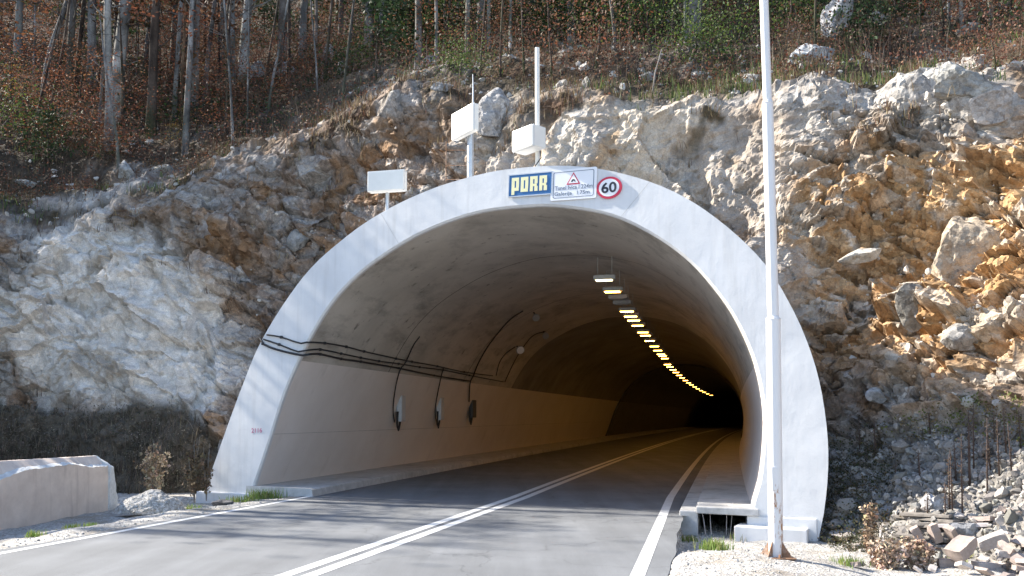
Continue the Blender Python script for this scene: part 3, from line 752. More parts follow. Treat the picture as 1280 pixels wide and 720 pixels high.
rt, b2_, c2_, m2_ = mast(588, 215, 132, .085, .6, 'radar_mast', 'grey mast with an angled white box and thin whip antenna', (581, 153), (1.02, .18, .66), R(-56))
mb = MB(); mb.tube([Vector((b2_.x+.06, b2_.y, c2_.z+.3)), Vector((b2_.x+.06, b2_.y, c2_.z+.95)), Vector((b2_.x+.05, b2_.y, c2_.z+1.25))], [.03, .018, .010], 8); mb.build('antenna', M['galv'], rt, b2_)
mb = MB()
for zz in (-1.0, -.62, -1.35):
    mb.tube([Vector((b2_.x-.62, b2_.y+.1, c2_.z+zz)), Vector((b2_.x-.05, b2_.y+.1, c2_.z+zz))], .008, 6)
mb.tube([Vector((b2_.x-.6, b2_.y+.1, c2_.z-1.4)), Vector((b2_.x-.6, b2_.y+.1, c2_.z-.4))], .008, 6); mb.build('cable_ladder', M['rust'], rt, b2_)
rt, b3_, c3_, m3_ = mast(672, 208, 60, .055, .3, 'radar_mast', 'tall white mast rising far above a tilted white box at the crown', (661, 175), (.72, .42, .50), R(-50), 0, 'white')
mb = MB(); mb.tube([Vector((c3_.x+.25, c3_.y+.05, c3_.z-.15)), Vector((c3_.x+.28, c3_.y, c3_.z-.42)), Vector((c3_.x+.15, c3_.y, c3_.z-.6)), Vector((b3_.x, b3_.y-.06, c3_.z-.7))], .014, 6); mb.build('cable', M['black'], rt, b3_, True)

# ------------------------------------------------------------------ things on the tunnel lining
def lin_z(px, py):          # ray against the lining (near part)
    o = Vector((0, 0, CAMZ)); d = ray(px, py).normalized(); loc, nrm, i, dist = LBV.ray_cast(o, d); return loc, (nrm if nrm.dot(d) < 0 else -nrm)
V, F = sweep([Vector(p) for p in np.vstack([IP[0]-np.array([.1, -.05, .5]), IP, IP[-1]-np.array([.1, 0, .6])])], [shift(d) for d in [0, .6]+list(np.arange(1, 60, 1.0))]); LBV = BVHTree.FromPolygons([tuple(v) for v in V], F)
def on_lining(pts, off=.03):
    out = []
    for px, py in pts:
        l, n = lin_z(px, py); out.append(l+n*off)
    return out
def P4(x, y): return (300+x/3.0476, 370+y/3.0476)     # coordinates read in an enlarged crop
def cable(name, pts, rad, label, clips=None):
    s = spline(pts, max(24, len(pts)*7)); mb = MB(); mb.tube([Vector(p) for p in s], rad, 6)
    o = mb.build(name, M['black'], None, None, True)
    if clips:
        rt = empty(name, pts[0], label, 'cable'); o.name = 'cable_run'; o.parent = rt; o.matrix_parent_inverse = Matrix.Translation(-Vector(pts[0]))
        for c in clips: 
            mb = MB(); mb.box(c, (.07, .07, .07), None, .01); mb.build('clip', M['black'], rt, pts[0])
        return rt
    return tag(o, label, 'cable')
def collar_pts(pts): return [pp(*p)+PN*.03 for p in pts]
top = [(105, 148), (160, 157), (230, 180)], [(318, 176), (400, 190), (468, 208), (590, 235), (650, 247), (748, 265), (850, 287), (960, 302)]
midl = [(92, 165), (152, 185), (222, 212)], [(300, 200), (380, 216), (455, 232), (525, 245), (600, 255), (680, 268), (770, 280), (870, 300), (1000, 325)]
bot = [(78, 160), (90, 182), (145, 205), (238, 226)], [(300, 218), (380, 236), (455, 247), (600, 272), (735, 300), (872, 322)]
names = ['thin black cable, top one of three along the left tunnel wall', 'thin black cable, middle one of three along the left tunnel wall', 'heavy black cable, lowest of three along the left tunnel wall']
for (ca, cb), nm, rr in zip((top, midl, bot), names, (.022, .022, .03)):
    A_ = collar_pts([P4(*p) for p in ca]+[P4(ca[-1][0]+30, ca[-1][1]-3)]); A_[-1] = A_[-1]+PN*.03; B_ = on_lining([P4(*p) for p in cb], .05)
    cable('power_cable', A_+B_, rr, nm, [Vector(p) for p in (A_[1:2]+B_[:-1])])
def wallbox(px, py, w_, h_, mat, label, loop):
    l, n = lin_z(px, py); ax = Vector((shift(1.0))).normalized(); up = Vector((0, 0, 1)); nn = ax.cross(up); Mr = Matrix((ax, up, nn)).transposed()
    rt = empty('junction_box', l, label, 'junction box')
    mb = MB(); mb.box(l+nn*.10, (w_, h_, .18), Mr, .012); mb.build('case', M[mat], rt, l)
    mb = MB(); mb.box(l+nn*.195, (w_*.86, h_*.9, .012), Mr, .004); mb.build('cover', M[mat], rt, l)
    if loop:
        mb = MB()
        for k, dx in enumerate((-.26, -.1, .08)):
            p0 = l+nn*.08+ax*(dx*w_)-up*(h_/2); q = [p0, p0-up*.14+ax*(-.06), p0-up*(.26+.04*k)+ax*(-.12-.05*k), p0-up*.1+ax*(-.26-.02*k), p0+up*.35+ax*(-.24)]
            mb.tube([Vector(v) for v in spline(q, 16)], .016, 6)
        mb.build('cable_loop', M['black'], rt, l, True)
wallbox(498, 510, .42, .95, 'greybox', 'pale grey junction box on the left tunnel wall nearest the portal', True)
wallbox(547.5, 511, .42, .90, 'greybox', 'pale grey junction box between another pale box and a dark box', True)
wallbox(588, 511, .62, .78, 'darkbox', 'dark grey junction box on the left wall, deepest of the three', True)
def drop_cable(pts, label, rr=.022): cable('drop_cable', on_lining([P4(*p) for p in pts], .06), rr, label)
drop_cable([(680, 150), (655, 185), (625, 250), (606, 275), (590, 330), (580, 395), (578, 440), (583, 478)], 'black cable dropping from the three cables to the first pale box')
drop_cable([(770, 270), (758, 320), (745, 385), (738, 440), (745, 490)], 'black cable dropping to the second pale box')
drop_cable([(1075, 52), (1030, 82), (985, 130), (940, 190), (905, 250), (885, 300), (872, 330), (868, 400)], 'long black cable curving down the vault to the dark box', .028)
drop_cable([(1045, 190), (1010, 215), (985, 250), (972, 300)], 'thin cable from the bright round floodlight down to the cable run')
drop_cable([(1160, 130), (1110, 150), (1060, 215), (1030, 270), (1005, 325)], 'thin cable from the deepest small fixture down to the cable run')
def flood(px, py, rad, mat, label, stem=.22):
    l, n = lin_z(px, py); rt = empty('wall_lamp', l, label, 'lamp'); d = (Vector((0, 0, CAMZ))-l).normalized()
    f = (n*.5+d).normalized()
    mb = MB(); mb.tube([l, l+n*stem], .03, 8); mb.build('arm', M['black'], rt, l)
    c = l+n*stem; mb = MB(); mb.tube([c-f*.12, c-f*.05, c+f*.05, c+f*.10], [rad*.4, rad*.8, rad, rad], 20); mb.build('shade', M['steel_lamp'], rt, l, False)
    mb = MB(); mb.tube([c+f*.102, c+f*.115], [rad*.86, rad*.8], 20); mb.build('lens', M[mat], rt, l)
flood(646, 432.5, .20, 'sign_white', 'round white faced floodlight on a bracket on the left vault')
flood(667, 390, .15, 'unlit', 'small dark fixture high on the left vault above the floodlight')
flood(679, 414, .15, 'unlit', 'small dark fixture on the vault beside and behind the floodlight')

# lamps in the vault
def lamp_mesh_parts():
    mb = MB(); mb.box((0, 0, .09), (.62, .34, .13), None, .02); h = mb
    g = MB(); g.box((-.02, -.02, .012), (.46, .22, .02), None, .004)
    br = MB(); br.box((-.2, 0, .42), (.014, .014, .54)); br.box((.2, 0, .42), (.014, .014, .54)); br.box((0, 0, .165), (.3, .1, .02))
    return h, g, br
ly = [v for v in [24.6, 26.9, 28.6, 30.0, 32.0, 33.6, 35.0, 37.0, 40, 41.6, 44.5, 48, 51, 54, 55.6, 58, 61, 64, 68, 72, 77, 82, 88, 94, 100, 107, 114, 122, 130, 139, 149, 160, 172, 185] if v < 150]
state = ['warm', 'sodium', 'unlit', 'unlit'] + ['sodium']*40
lamp_names = {0: 'first ceiling lamp inside the portal, grey housing with pale warm light', 1: 'second ceiling lamp from the portal, grey housing with an amber glow', 2: 'unlit grey ceiling lamp directly behind the second lamp', 3: 'unlit grey ceiling lamp just before the long amber row'}
ph, pg, pb = lamp_mesh_parts(); prot = None; meshes = {}
for i, y in enumerate(ly):
    d = y-24.6; x = 2.62+.215*d+.00028*d*d; z = 5.82
    if y > 60: z = 5.6
    rt = empty('tunnel_lamp', (x, y, z), lamp_names.get(i, 'small amber lamp in the long receding row under the tunnel vault'), 'ceiling lamp', 'lamps along the tunnel vault')
    rt.rotation_euler = (0, 0, R(-13))
    if i == 0:
        a = ph.build('housing', M['steel_lamp'], rt); b = pb.build('hanger', M['steel_lamp'], rt); meshes['h'] = a.data; meshes['b'] = b.data
        g = pg.build('lamp_glass', M['warm'], rt); meshes['warm'] = g.data
        for k in ('sodium', 'unlit'):
            me = g.data.copy(); me.materials.clear(); me.materials.append(M[k]); meshes[k] = me
    else:
        link('housing', meshes['h'], rt); link('hanger', meshes['b'], rt); link('lamp_glass', meshes[state[i]], rt)

# ------------------------------------------------------------------ lamp post in front
pb_ = gnd(970, 697, -.05); zt = CAMZ
def on_depth(px, py, y): r = ray(px, py); t = y/r.y; return Vector((r.x*t, y, CAMZ+r.z*t))
ptop = on_depth(955, 0, pb_.y); pm1 = on_depth(966.5, 398, pb_.y); pm2 = on_depth(959.5, 128, pb_.y)
rt = empty('lamp_post', pb_, 'tall white steel lamp post with rusty foot on the gravel before the portal', 'lamp post')
mb = MB(); mb.tube([pb_, pm1], .105, 24); mb.tube([pm1-Vector((0, 0, .02)), pm1+Vector((0, 0, .03))], [.112, .085], 24); mb.build('lower_shaft', M['pole'], rt, pb_)
mb = MB(); mb.tube([pm1, pm2], .083, 24); mb.tube([pm2-Vector((0, 0, .02)), pm2+Vector((0, 0, .03))], [.089, .068], 24); mb.build('middle_shaft', M['pole'], rt, pb_)
tt = pm2+(ptop-pm2)*2.2; mb = MB(); mb.tube([pm2, ptop, tt], .066, 24); mb.build('upper_shaft', M['pole'], rt, pb_)
mb = MB(); mb.tube([tt, tt+Vector((-.2, 0, .25)), tt+Vector((-1.2, .1, .45))], .045, 12); mb.build('arm', M['pole'], rt, pb_, True)
mb = MB(); mb.box(tt+Vector((-1.5, .1, .44)), (.7, .28, .14), None, .04); mb.build('lamp_head', M['steel_lamp'], rt, pb_)
mb = MB(); mb.box(pb_+Vector((-.02, -.092, 1.15)), (.09, .03, .34), None, .008); mb.build('hatch', M['pole'], rt, pb_)
mb = MB(); mb.box(pb_+Vector((0, 0, .012)), (.46, .46, .024), None, .004); mb.build('base_plate', M['rust'], rt, pb_)
for k in range(4):
    a = R(45+90*k); dx = Vector((math.cos(a), math.sin(a), 0)); pr = Vector((-dx.y, dx.x, 0))*.008
    p = [pb_+dx*.10+Vector((0, 0, .025)), pb_+dx*.25+Vector((0, 0, .025)), pb_+dx*.10+Vector((0, 0, .24))]
    mb = MB(); mb.add([v+pr for v in p]+[v-pr for v in p], [(0, 1, 2), (5, 4, 3), (0, 3, 4, 1), (1, 4, 5, 2), (2, 5, 3, 0)]); mb.build('gusset', M['rust'], rt, pb_)
for k in range(4):
    a = R(90*k+0); p = pb_+Vector((math.cos(a), math.sin(a), 0))*.19
    mb = MB(); mb.tube([p+Vector((0, 0, .02)), p+Vector((0, 0, .07))], .018, 6); mb.build('bolt', M['rust'], rt, pb_)

# ------------------------------------------------------------------ broken concrete wing wall on the left
wb0, wb1 = gnd(-140, 690, -.35), gnd(137, 640, -.35)
ax = (wb1-wb0); ax.z = 0; Lw = ax.length; ax.normalize(); nx = Vector((ax.y, -ax.x, 0))      # nx: towards the road
rt = empty('wing_wall', wb0, 'pale broken-topped concrete wing wall standing left of the road', 'wall')
ns = 90; front = []; rng = random.Random(3)
def topz(s):
    base = .93 - .05*s/Lw
    e = Lw-s
    drop = .0
    a = (Lw-s)
    cut = .12*sstep(.0, .5, np.array(a)) 
    return base
V = []; F = []
for k in range(ns+1):
    s = Lw*k/ns; p = wb0+ax*s
    t = Lw-s
    pxk = 640+FPX*p.x/p.y
    zt_ = np.interp(pxk, [-140, 0, 28, 38, 100, 118, 140], [.62, .66, .80, .86, .90, .80, .78]) + .014*rng.uniform(-1, 1)
    zk = np.interp(pxk, [-140, 0, 95, 140], [1.09, 1.07, 1.04, 1.03]) + .004*rng.uniform(-1, 1)
    V += [p-Vector((0, 0, .3)), p+Vector((0, 0, zt_+.35)) - nx*.06, p - nx*(.19+.05*rng.random()) + Vector((0, 0, zt_+.35+.05)), p-nx*.42+Vector((0, 0, zk+.35)), p-nx*.62+Vector((0, 0, zk+.35)), p-nx*.75-Vector((0, 0, .3))]
m = 6
mbw = MB(); mbt = MB()
for k in range(ns):
    for j in range(5):
        f = (k*m+j, k*m+j+1, (k+1)*m+j+1, (k+1)*m+j); (F.append(f))
mbw.v = [tuple(v) for v in V]; mbw.f = F; mbw.m = [1 if (i % 5) == 1 else 0 for i in range(len(F))]
mbw.add([V[ns*m+j] for j in range(6)], [(0, 1, 2, 3, 4, 5)]); mbw.add([V[j] for j in range(6)], [(5, 4, 3, 2, 1, 0)])
wo = mbw.build('wall_body', [M['wing'], M['break']], rt, wb0)
# sloping battered end of the wall
pe = wb1; e0 = [pe-Vector((0, 0, .3)), pe+Vector((0, 0, 1.10)), pe-nx*.42+Vector((0, 0, 1.37)), pe-nx*.62+Vector((0, 0, 1.37)), pe-nx*.75-Vector((0, 0, .3))]
dxe = [.42, .10, .05, .05, .42]; e1 = [v+ax*d for v, d in zip(e0, dxe)]
e1[0] = e0[0]+ax*.62-nx*.1; e1[4] = e0[4]+ax*.62
mb = MB(); mb.add([v-ax*.03+nx*.004 for v in e0]+e1, [(0, 1, 6, 5), (1, 2, 7, 6), (2, 3, 8, 7), (3, 4, 9, 8), (5, 6, 7, 8, 9), (4, 3, 2, 1, 0), (0, 5, 9, 4)])
eo = mb.build('wall_end', M['break'], rt, wb0)
sd = eo.modifiers.new('s', 'SUBSURF'); sd.subdivision_type = 'SIMPLE'; sd.levels = sd.render_levels = 4
tx_ = bpy.data.textures.new('broken', 'CLOUDS'); tx_.noise_scale = .18
dm = eo.modifiers.new('d', 'DISPLACE'); dm.texture = tx_; dm.strength = .05; dm.texture_coords = 'GLOBAL'; dm.mid_level = .45

# ------------------------------------------------------------------ loose stone
def stone_mesh(name, seed, sub=3, cuts=14, dims=(1, .8, .7), base=(.42, .39, .35), vary=.12, jag=.05, mat='boulder', flat=True):
    rg = np.random.default_rng(seed); bm = bmesh.new(); bmesh.ops.create_icosphere(bm, subdivisions=sub, radius=1)
    V = np.array([v.co[:] for v in bm.verts]); F = np.array([[v.index for v in f.verts] for f in bm.faces]); bm.free()
    for k in range(cuts):
        n = rg.normal(size=3); n /= np.linalg.norm(n); d = rg.uniform(.45, .85); q = V@n-d; V -= np.outer(np.maximum(q, 0), n)
    V = V*np.array(dims)*.62
    V += .6*jag*fbm(V*3+seed, 3, seed)[:, None]*(V/np.maximum(.01, np.linalg.norm(V, axis=1))[:, None])
    t = 1+vary*fbm(V*4+seed*3.1, 4, seed+9)
    C = np.clip(np.array(base)[None, :]*t[:, None], .02, .85)
    return mesh_np(name, V, F, M[mat], not flat, C, 'POINT')
def put_boulder(px, py, wp, hp, label, base=(.42, .39, .35), seed=1, depth_r=.7, roll=0, name='boulder', jag=.06, lift=.0, grp=None, cuts=14, sub=4, sink=.12):
    l, n = hit(px, py)
    if l is None: print('miss', label); return
    k = l.y/FPX; W, H = wp*k, hp*k
    me = stone_mesh(name, seed, sub, cuts, (W/.62*.62, min(W, H)*depth_r, H/.62*.62), base, .14, jag*min(W, H))
    o = link(name, me); o.location = l - n*(sink*min(W, H)) + Vector((0, -.05, lift)); o.rotation_euler = (0, R(roll), R(random.uniform(-15, 15)))
    tag(o, label, 'rock', grp); return o
PALE, GREY, TAN, OCH = (.44, .43, .40), (.31, .295, .275), (.45, .36, .25), (.40, .26, .13)
put_boulder(1192, 345, 100, 128, 'huge tan slab of rock bulging from the orange cliff on the right', (0.43, 0.35, 0.26), 5, .6, 24, jag=.07, sub=5)
put_boulder(1076, 314, 50, 20, 'flat pale slab jutting out of the orange rock right of the portal', (0.45, 0.42, 0.37), 6, 1.2, -6, sink=-.35)
put_boulder(1193, 428, 44, 40, 'angular grey block lodged in ochre earth below the huge tan slab', GREY, 7)
put_boulder(1231, 418, 42, 34, 'tan angular block beside the grey block below the huge slab', (0.44, 0.35, 0.25), 8, roll=-20)
put_boulder(1140, 385, 34, 60, 'dark grey upright slab left of the huge tan slab', (0.24, 0.22, 0.19), 9, .5, 8)
put_boulder(1043, 42, 36, 84, 'tall bluish white crag standing at the forest edge on the right', (0.42, 0.42, 0.43), 10, .7, 14, jag=.10, lift=.3, sub=5, cuts=24, sink=-.1)
put_boulder(1012, 74, 62, 40, 'fluted white limestone crag below the tall one at the forest edge', (0.46, 0.46, 0.46), 11, .7, 0, jag=.12, sub=5, cuts=24, sink=-.1)
put_boulder(1100, 28, 26, 30, 'small grey crag partly behind the dark fir at the forest edge', GREY, 12)
put_boulder(1218, 36, 40, 22, 'rounded grey boulder in dry grass at the top right', (0.34, 0.33, 0.31), 13)
put_boulder(1112, 95, 40, 28, 'bright white rock poking from the brow above the orange cliff', (0.50, 0.48, 0.46), 14, roll=-18)
put_boulder(1150, 116, 56, 44, 'knobbly grey rock pillar under the brow on the right', (0.34, 0.32, 0.30), 15, .6, 10, jag=.14, sub=5)
put_boulder(1198, 104, 84, 50, 'broad grey rock mass at the brow above the orange cliff', (0.35, 0.34, 0.31), 16, .6, 20, jag=.14, sub=5)
put_boulder(1255, 135, 80, 50, 'pale rock ledge at the right edge below the brow', (0.42, 0.38, 0.34), 17, .6, -12, jag=.12, sub=5)
put_boulder(414, 72, 18, 44, 'pale finger of rock standing under the trees', (0.40, 0.41, 0.40), 18, .8, 4, lift=.1)
put_boulder(400, 98, 20, 32, 'pale leaning rock at the foot of the finger of rock', (0.37, 0.37, 0.36), 19, .8, 20)
put_boulder(427, 92, 16, 30, 'small upright rock right of the finger of rock', (0.38, 0.37, 0.35), 20, .8, -10)
put_boulder(357, 92, 24, 30, 'grey weathered rock between the thick forked trunks and the rock finger', (0.32, 0.31, 0.30), 21, .8, 0, jag=.12)
put_boulder(322, 92, 18, 34, 'grey upright rock right of the mottled trunk', (0.34, 0.34, 0.33), 22, .7, -6, jag=.1)
put_boulder(539, 82, 28, 26, 'pointed grey boulder on the slope above the masts', (0.35, 0.34, 0.34), 23, .8, 0)
put_boulder(552, 108, 30, 22, 'rounded grey boulder just below the pointed one', (0.34, 0.34, 0.34), 24, .8, 0)
put_boulder(620, 150, 44, 74, 'tall cracked pale rock behind the box mast', (0.40, 0.38, 0.36), 25, .6, 6, jag=.08, sub=5)
put_boulder(735, 108, 14, 24, 'small upright stone on the brow over the crown', (0.34, 0.32, 0.30), 26, .8)
put_boulder(810, 98, 30, 22, 'grey stone among rubble on the brow right of the mast', (0.34, 0.32, 0.30), 27, .8)
put_boulder(872, 94, 26, 18, 'pale stone right of the leaning stick on the brow', (0.42, 0.40, 0.37), 28, .8)
put_boulder(940, 100, 30, 22, 'grey stone on the brow beside the lamp post', (0.35, 0.34, 0.32), 29, .8)
put_boulder(33, 229, 34, 14, 'flat pale stone in the grass at the far left', (0.42, 0.42, 0.40), 30, 1.0)
put_boulder(158, 218, 26, 34, 'pale rock corner at the top of the left cliff', (0.43, 0.42, 0.40), 31, .7)
put_boulder(205, 212, 34, 22, 'grey rock at the brow of the left cliff', (0.35, 0.34, 0.31), 32, .8)
put_boulder(375, 300, 30, 34, 'grey oval boulder set in the rusty part of the left cliff', (0.32, 0.31, 0.29), 33, .7, 10)
put_boulder(1096, 494, 24, 20, 'white streaked dark rock at the top of the scree', (0.40, 0.39, 0.38), 34, .8)
put_boulder(1128, 556, 36, 22, 'brown grey boulder on the scree near the tall stalk', (0.27, 0.24, 0.21), 35, .8)
put_boulder(1158, 627, 20, 20, 'round pale boulder, left one of a touching pair on the scree', (0.42, 0.42, 0.43), 36, .9)
put_boulder(1176, 630, 24, 24, 'pale boulder, right one of a touching pair on the scree', (0.42, 0.41, 0.40), 37, .9)
put_boulder(1205, 660, 40, 24, 'low grey boulder at the foot of the scree behind the block pile', (0.37, 0.37, 0.38), 38, .9)
put_boulder(1107, 640, 24, 22, 'pale rounded boulder above the timber boards', (0.37, 0.35, 0.34), 39, .9)
put_boulder(1250, 640, 34, 22, 'grey boulder at the right end of the scree foot', (0.36, 0.35, 0.34), 40, .9)

def tri_stones(name, pts, sizes, cols, mat, kind_label=None, sub=1):
    protos = []
    for sd in range(5):
        rg = np.random.default_rng(50+sd); bm = bmesh.new(); bmesh.ops.create_icosphere(bm, subdivisions=sub, radius=1)
        V = np.array([v.co[:] for v in bm.verts]); F = np.array([[v.index for v in f.verts] for f in bm.faces]); bm.free()
        for k in range(7):
            n = rg.normal(size=3); n /= np.linalg.norm(n); d = rg.uniform(.35, .8); q = V@n-d; V -= np.outer(np.maximum(q, 0), n)
        protos.append((V*np.array([1, rg.uniform(.6, 1), rg.uniform(.5, .9)]), F))
    VV = []; FF = []; CC = []; o = 0
    for i, (p, s) in enumerate(zip(pts, sizes)):
        V, F = protos[i % 5]; q = RNG.normal(size=(3, 3)); q, _ = np.linalg.qr(q)
        VV.append(V@q*s*.6+p); FF.append(F+o); o += len(V); CC.append(np.repeat(cols[i][None, :], len(V), 0))
    return link(name, mesh_np(name, np.concatenate(VV), np.concatenate(FF), M[mat], False, np.concatenate(CC), 'POINT'))
okv = ~ins
inview = (PX > -60) & (PX < 1340) & (PY > -60) & (PY < 780)
def pick(wgt, n):
    w_ = np.maximum(wgt, 0)*okv*inview; w_ = w_/w_.sum(); return RNG.choice(len(PD), n, p=w_)
area = np.linalg.norm(np.cross(ga.reshape(-1, 3), gb.reshape(-1, 3)), axis=1)
i_ = pick(rightA*area*(PY > 500), 3800)
sz = np.minimum(.5, .045*np.exp(RNG.normal(0, .6, len(i_)))+.02); cl_ = np.array([.33, .31, .285])[None, :]*(.5+.75*RNG.random((len(i_), 1)))*(1+.015*RNG.normal(size=(len(i_), 3)))
tag(tri_stones('scree_rubble', PD[i_]+RNG.normal(0, .02, (len(i_), 3)), sz*1.5, cl_, 'stone'), kind='stuff')
i_ = pick((z_ochre+.5*z_uprock+.25*z_rust)*area*(1-isC)*(row > mA), 1700)
sz = np.minimum(.30, .05*np.exp(RNG.normal(0, .6, len(i_)))); cl_ = C[i_]*(.8+.5*RNG.random((len(i_), 1))); m_ = RNG.random(len(i_)) < .3; cl_[m_] = np.array([.54, .49, .42])
tag(tri_stones('cliff_rubble', PD[i_], sz*1.3, np.clip(cl_, 0, .8), 'stone'), kind='stuff')
i_ = pick(isC*np.exp(-eCf/4)*area, 1500)
sz = np.minimum(.34, .07*np.exp(RNG.normal(0, .6, len(i_)))); cl_ = np.array([.42, .40, .37])[None, :]*(.7+.6*RNG.random((len(i_), 1)))*np.ones((1, 3))
tag(tri_stones('brow_rubble', PD[i_], sz*1.4, cl_, 'stone'), kind='stuff')
# gravel stones on both shoulders
gp = []; 
for k in range(2600):
    if k % 2: y = random.uniform(9.5, 19.5); x = xr(y)+.5+abs(random.gauss(0, 1.3))
    else: y = random.uniform(12, 24); x = xl(y)-.33-abs(random.gauss(0, 1.2))
    gp.append((x, y, gz(x, y)+.004))
sz = np.minimum(.09, .016*np.exp(RNG.normal(0, .55, len(gp)))); cl_ = np.array([.50, .48, .45])[None, :]*(.7+.5*RNG.random((len(gp), 1)))*np.ones((1, 3))
tag(tri_stones('gravel_stones', np.array(gp), sz*1.3, cl_, 'stone', sub=1), kind='stuff')
# heap of grit by the wing wall, dark stone under the left plinth
def heap(px, py, wp, hp, label, col=(.44, .42, .39)):
    b = gnd(px, py, -.25); k = b.y/FPX; me = stone_mesh('gravel_heap', 61, 5, 0, (1, 1, 1), col, .15, 0)
    co = np.array([v.co[:] for v in me.vertices])/.62; W, H = wp*k/2, hp*k
    zz = np.where(co[:, 2] > 0, co[:, 2]**1.3, 0); 
    V = np.stack([co[:, 0]*W, co[:, 1]*W*.7, zz*H], 1); V[:, 2] += .05*fbm(V*4, 4, 9)*(zz > .02); V[:, :2] += .04*np.stack([fbm(V*5, 3, 4), fbm(V*5, 3, 5)], 1)
    me.vertices.foreach_set('co', V.astype(np.float32).ravel()); me.materials.clear(); me.materials.append(M['gravel']); me.update()
    o = link('gravel_heap', me); o.location = b; tag(o, label, 'gravel heap')
heap(188, 640, 84, 25, 'small grey grit heap between the wing wall and the portal foot')
b = gnd(277, 629, -.05); o = link('stone', stone_mesh('stone', 62, 3, 10, (.45, .3, .22), (.10, .10, .11))); o.location = b; tag(o, 'dark flat stone by the grass at the left portal foot', 'rock')

# ------------------------------------------------------------------ pile of broken blocks and boards, lower right
def pile_z(x, y): return gz(x, y) + .42*math.exp(-((x-8.0)/1.3)**2-((y-14.2)/1.0)**2) + .10*math.exp(-((x-6.3)/.9)**2-((y-13.6)/.8)**2)
blk = []
for k in range(8):
    rg = random.Random(80+k); d = (rg.uniform(.26, .46), rg.uniform(.16, .25), rg.uniform(.10, .19))
    bm = bmesh.new(); bmesh.ops.create_cube(bm, size=1); bmesh.ops.scale(bm, vec=d, verts=bm.verts)
    bmesh.ops.subdivide_edges(bm, edges=bm.edges[:], cuts=4, use_grid_fill=True)
    V = np.array([v.co[:] for v in bm.verts]); F = [[v.index for v in f.verts] for f in bm.faces]; bm.free()
    for q in range(3):
        n = np.array([rg.choice((-1, 1))*rg.uniform(.4, 1), rg.choice((-1, 1))*rg.uniform(.3, 1), rg.choice((-1, 1))*rg.uniform(.3, 1)]); n /= np.linalg.norm(n)
        lim = (V@n).max()*rg.uniform(.72, .95); V -= np.outer(np.maximum(V@n-lim, 0), n)
    V += .012*np.stack([fbm(V*6+k, 3, j+k) for j in range(3)], 1)
    cb = np.array(rg.choice([(.40, .34, .31), (.50, .45, .42), (.34, .28, .25), (.36, .33, .31)]))
    C_ = np.clip(cb[None, :]*(1+.15*fbm(V*7+3*k, 3, k))[:, None], .05, .85)
    blk.append(mesh_np('stone_block', V, np.array(F), M['block'], False, C_, 'POINT'))
rg = random.Random(5); nblk = 0
def resting(px, py, z):      # the nearer of the level ground and the scree
    p = gnd(px, py, z); l, n = hit(px, py)
    if l is not None and l.y < p.y+.05: p = l+(Vector((0, 0, CAMZ))-l).normalized()*.10
    return p
def put_block(px, py, z, k, rot, label, sc=1.0, grp=None):
    p = resting(px, py, z); o = link('stone_block', blk[k % 8]); o.location = p; o.rotation_euler = tuple(R(a) for a in rot); o.scale = (sc,)*3
    tag(o, label, 'block', grp); return o
put_block(1168, 666, .02, 1, (8, 70, 10), 'upright whitish block near the top of the block pile', .9)
put_block(1147, 668, -.02, 0, (12, 62, -12), 'whitish block tilted beside the upright one on the pile', .85)
put_block(1190, 668, .02, 3, (20, 50, 30), 'broken whitish block right of the upright one', .85)
put_block(1202, 685, .0, 2, (5, -32, 22), 'long brown block leaning diagonally across the pile', 1.35)
put_block(1240, 676, .05, 6, (15, -25, -20), 'brown block at the right of the long leaning block', 1.0)
put_block(1262, 690, -.05, 4, (30, 30, 40), 'broken brown block at the right edge of the photo', 1.1)
put_block(1232, 708, -.28, 5, (0, 4, 8), 'flat pale block lying at the front of the pile, right', 1.2)
put_block(1185, 706, -.28, 7, (0, -3, -10), 'square pale block lying at the front of the pile, middle', 1.0)
for k in range(210):
    x = rg.uniform(5.0, 9.6); y = rg.uniform(12.2, 15.4)
    if x < 5.9 and y < 13.3: continue
    if x < 7.9 and y > 13.45: continue
    if rg.random() > (.45+.55*min(1, max(0, (x-6)/1.5))): continue
    o = link('stone_block', blk[rg.randrange(8)]); dz = drop(x, y); o.location = (x, y, max(pile_z(x, y), (dz.z if dz is not None and dz.z < 2 else -9))+rg.uniform(-.02, .08)); o.rotation_euler = (rg.gauss(0, .35), rg.gauss(0, .35), rg.uniform(0, 6.28))
    s = rg.choice((.4, .5, .6, .75, .95)); o.scale = (s*1.15, s, s*.7)
    tag(o, 'pinkish broken building block lying loose in the pile beside the portal', 'block', 'broken blocks in the pile')
def board(p, q, w_, t_, label, mat='wood', grp=None):
    p, q = Vector(p), Vector(q); d = (q-p); L = d.length; d.normalize(); up = Vector((0, 0, 1)); sd = d.cross(up).normalized(); u2 = sd.cross(d)
    mb = MB(); mb.box((0, 0, 0), (L, w_, t_), None, .006); o = mb.build('board', M[mat])
    o.matrix_world = Matrix.Translation((p+q)/2) @ Matrix((d, sd, u2)).transposed().to_4x4() @ Matrix.Rotation(random.uniform(-.1, .1), 4, 'X')
    return tag(o, label, 'board', grp)
board(resting(1170, 657, .06), resting(1236, 656, .05), .16, .06, 'pale board laid across the top of the block pile', 'wood_pale')
bl = [((1080, 676, -.30), (1150, 670, -.26)), ((1118, 668, -.2), (1185, 676, -.2)), ((1106, 659, -.1), (1172, 657, -.08)), ((1085, 661, -.20), (1182, 668, -.18)), ((1088, 667, -.22), (1175, 673, -.24)), ((1120, 645, -.05), (1196, 652, .02)), ((1112, 650, -.10), (1190, 661, -.06)), ((1100, 654, -.15), (1168, 664, -.14)), ((1128, 642, .02), (1190, 645, .06)), ((1095, 672, -.33), (1160, 676, -.30)), ((1140, 655, -.08), (1205, 655, 0)), ((1072, 664, -.28), (1150, 661, -.18))]
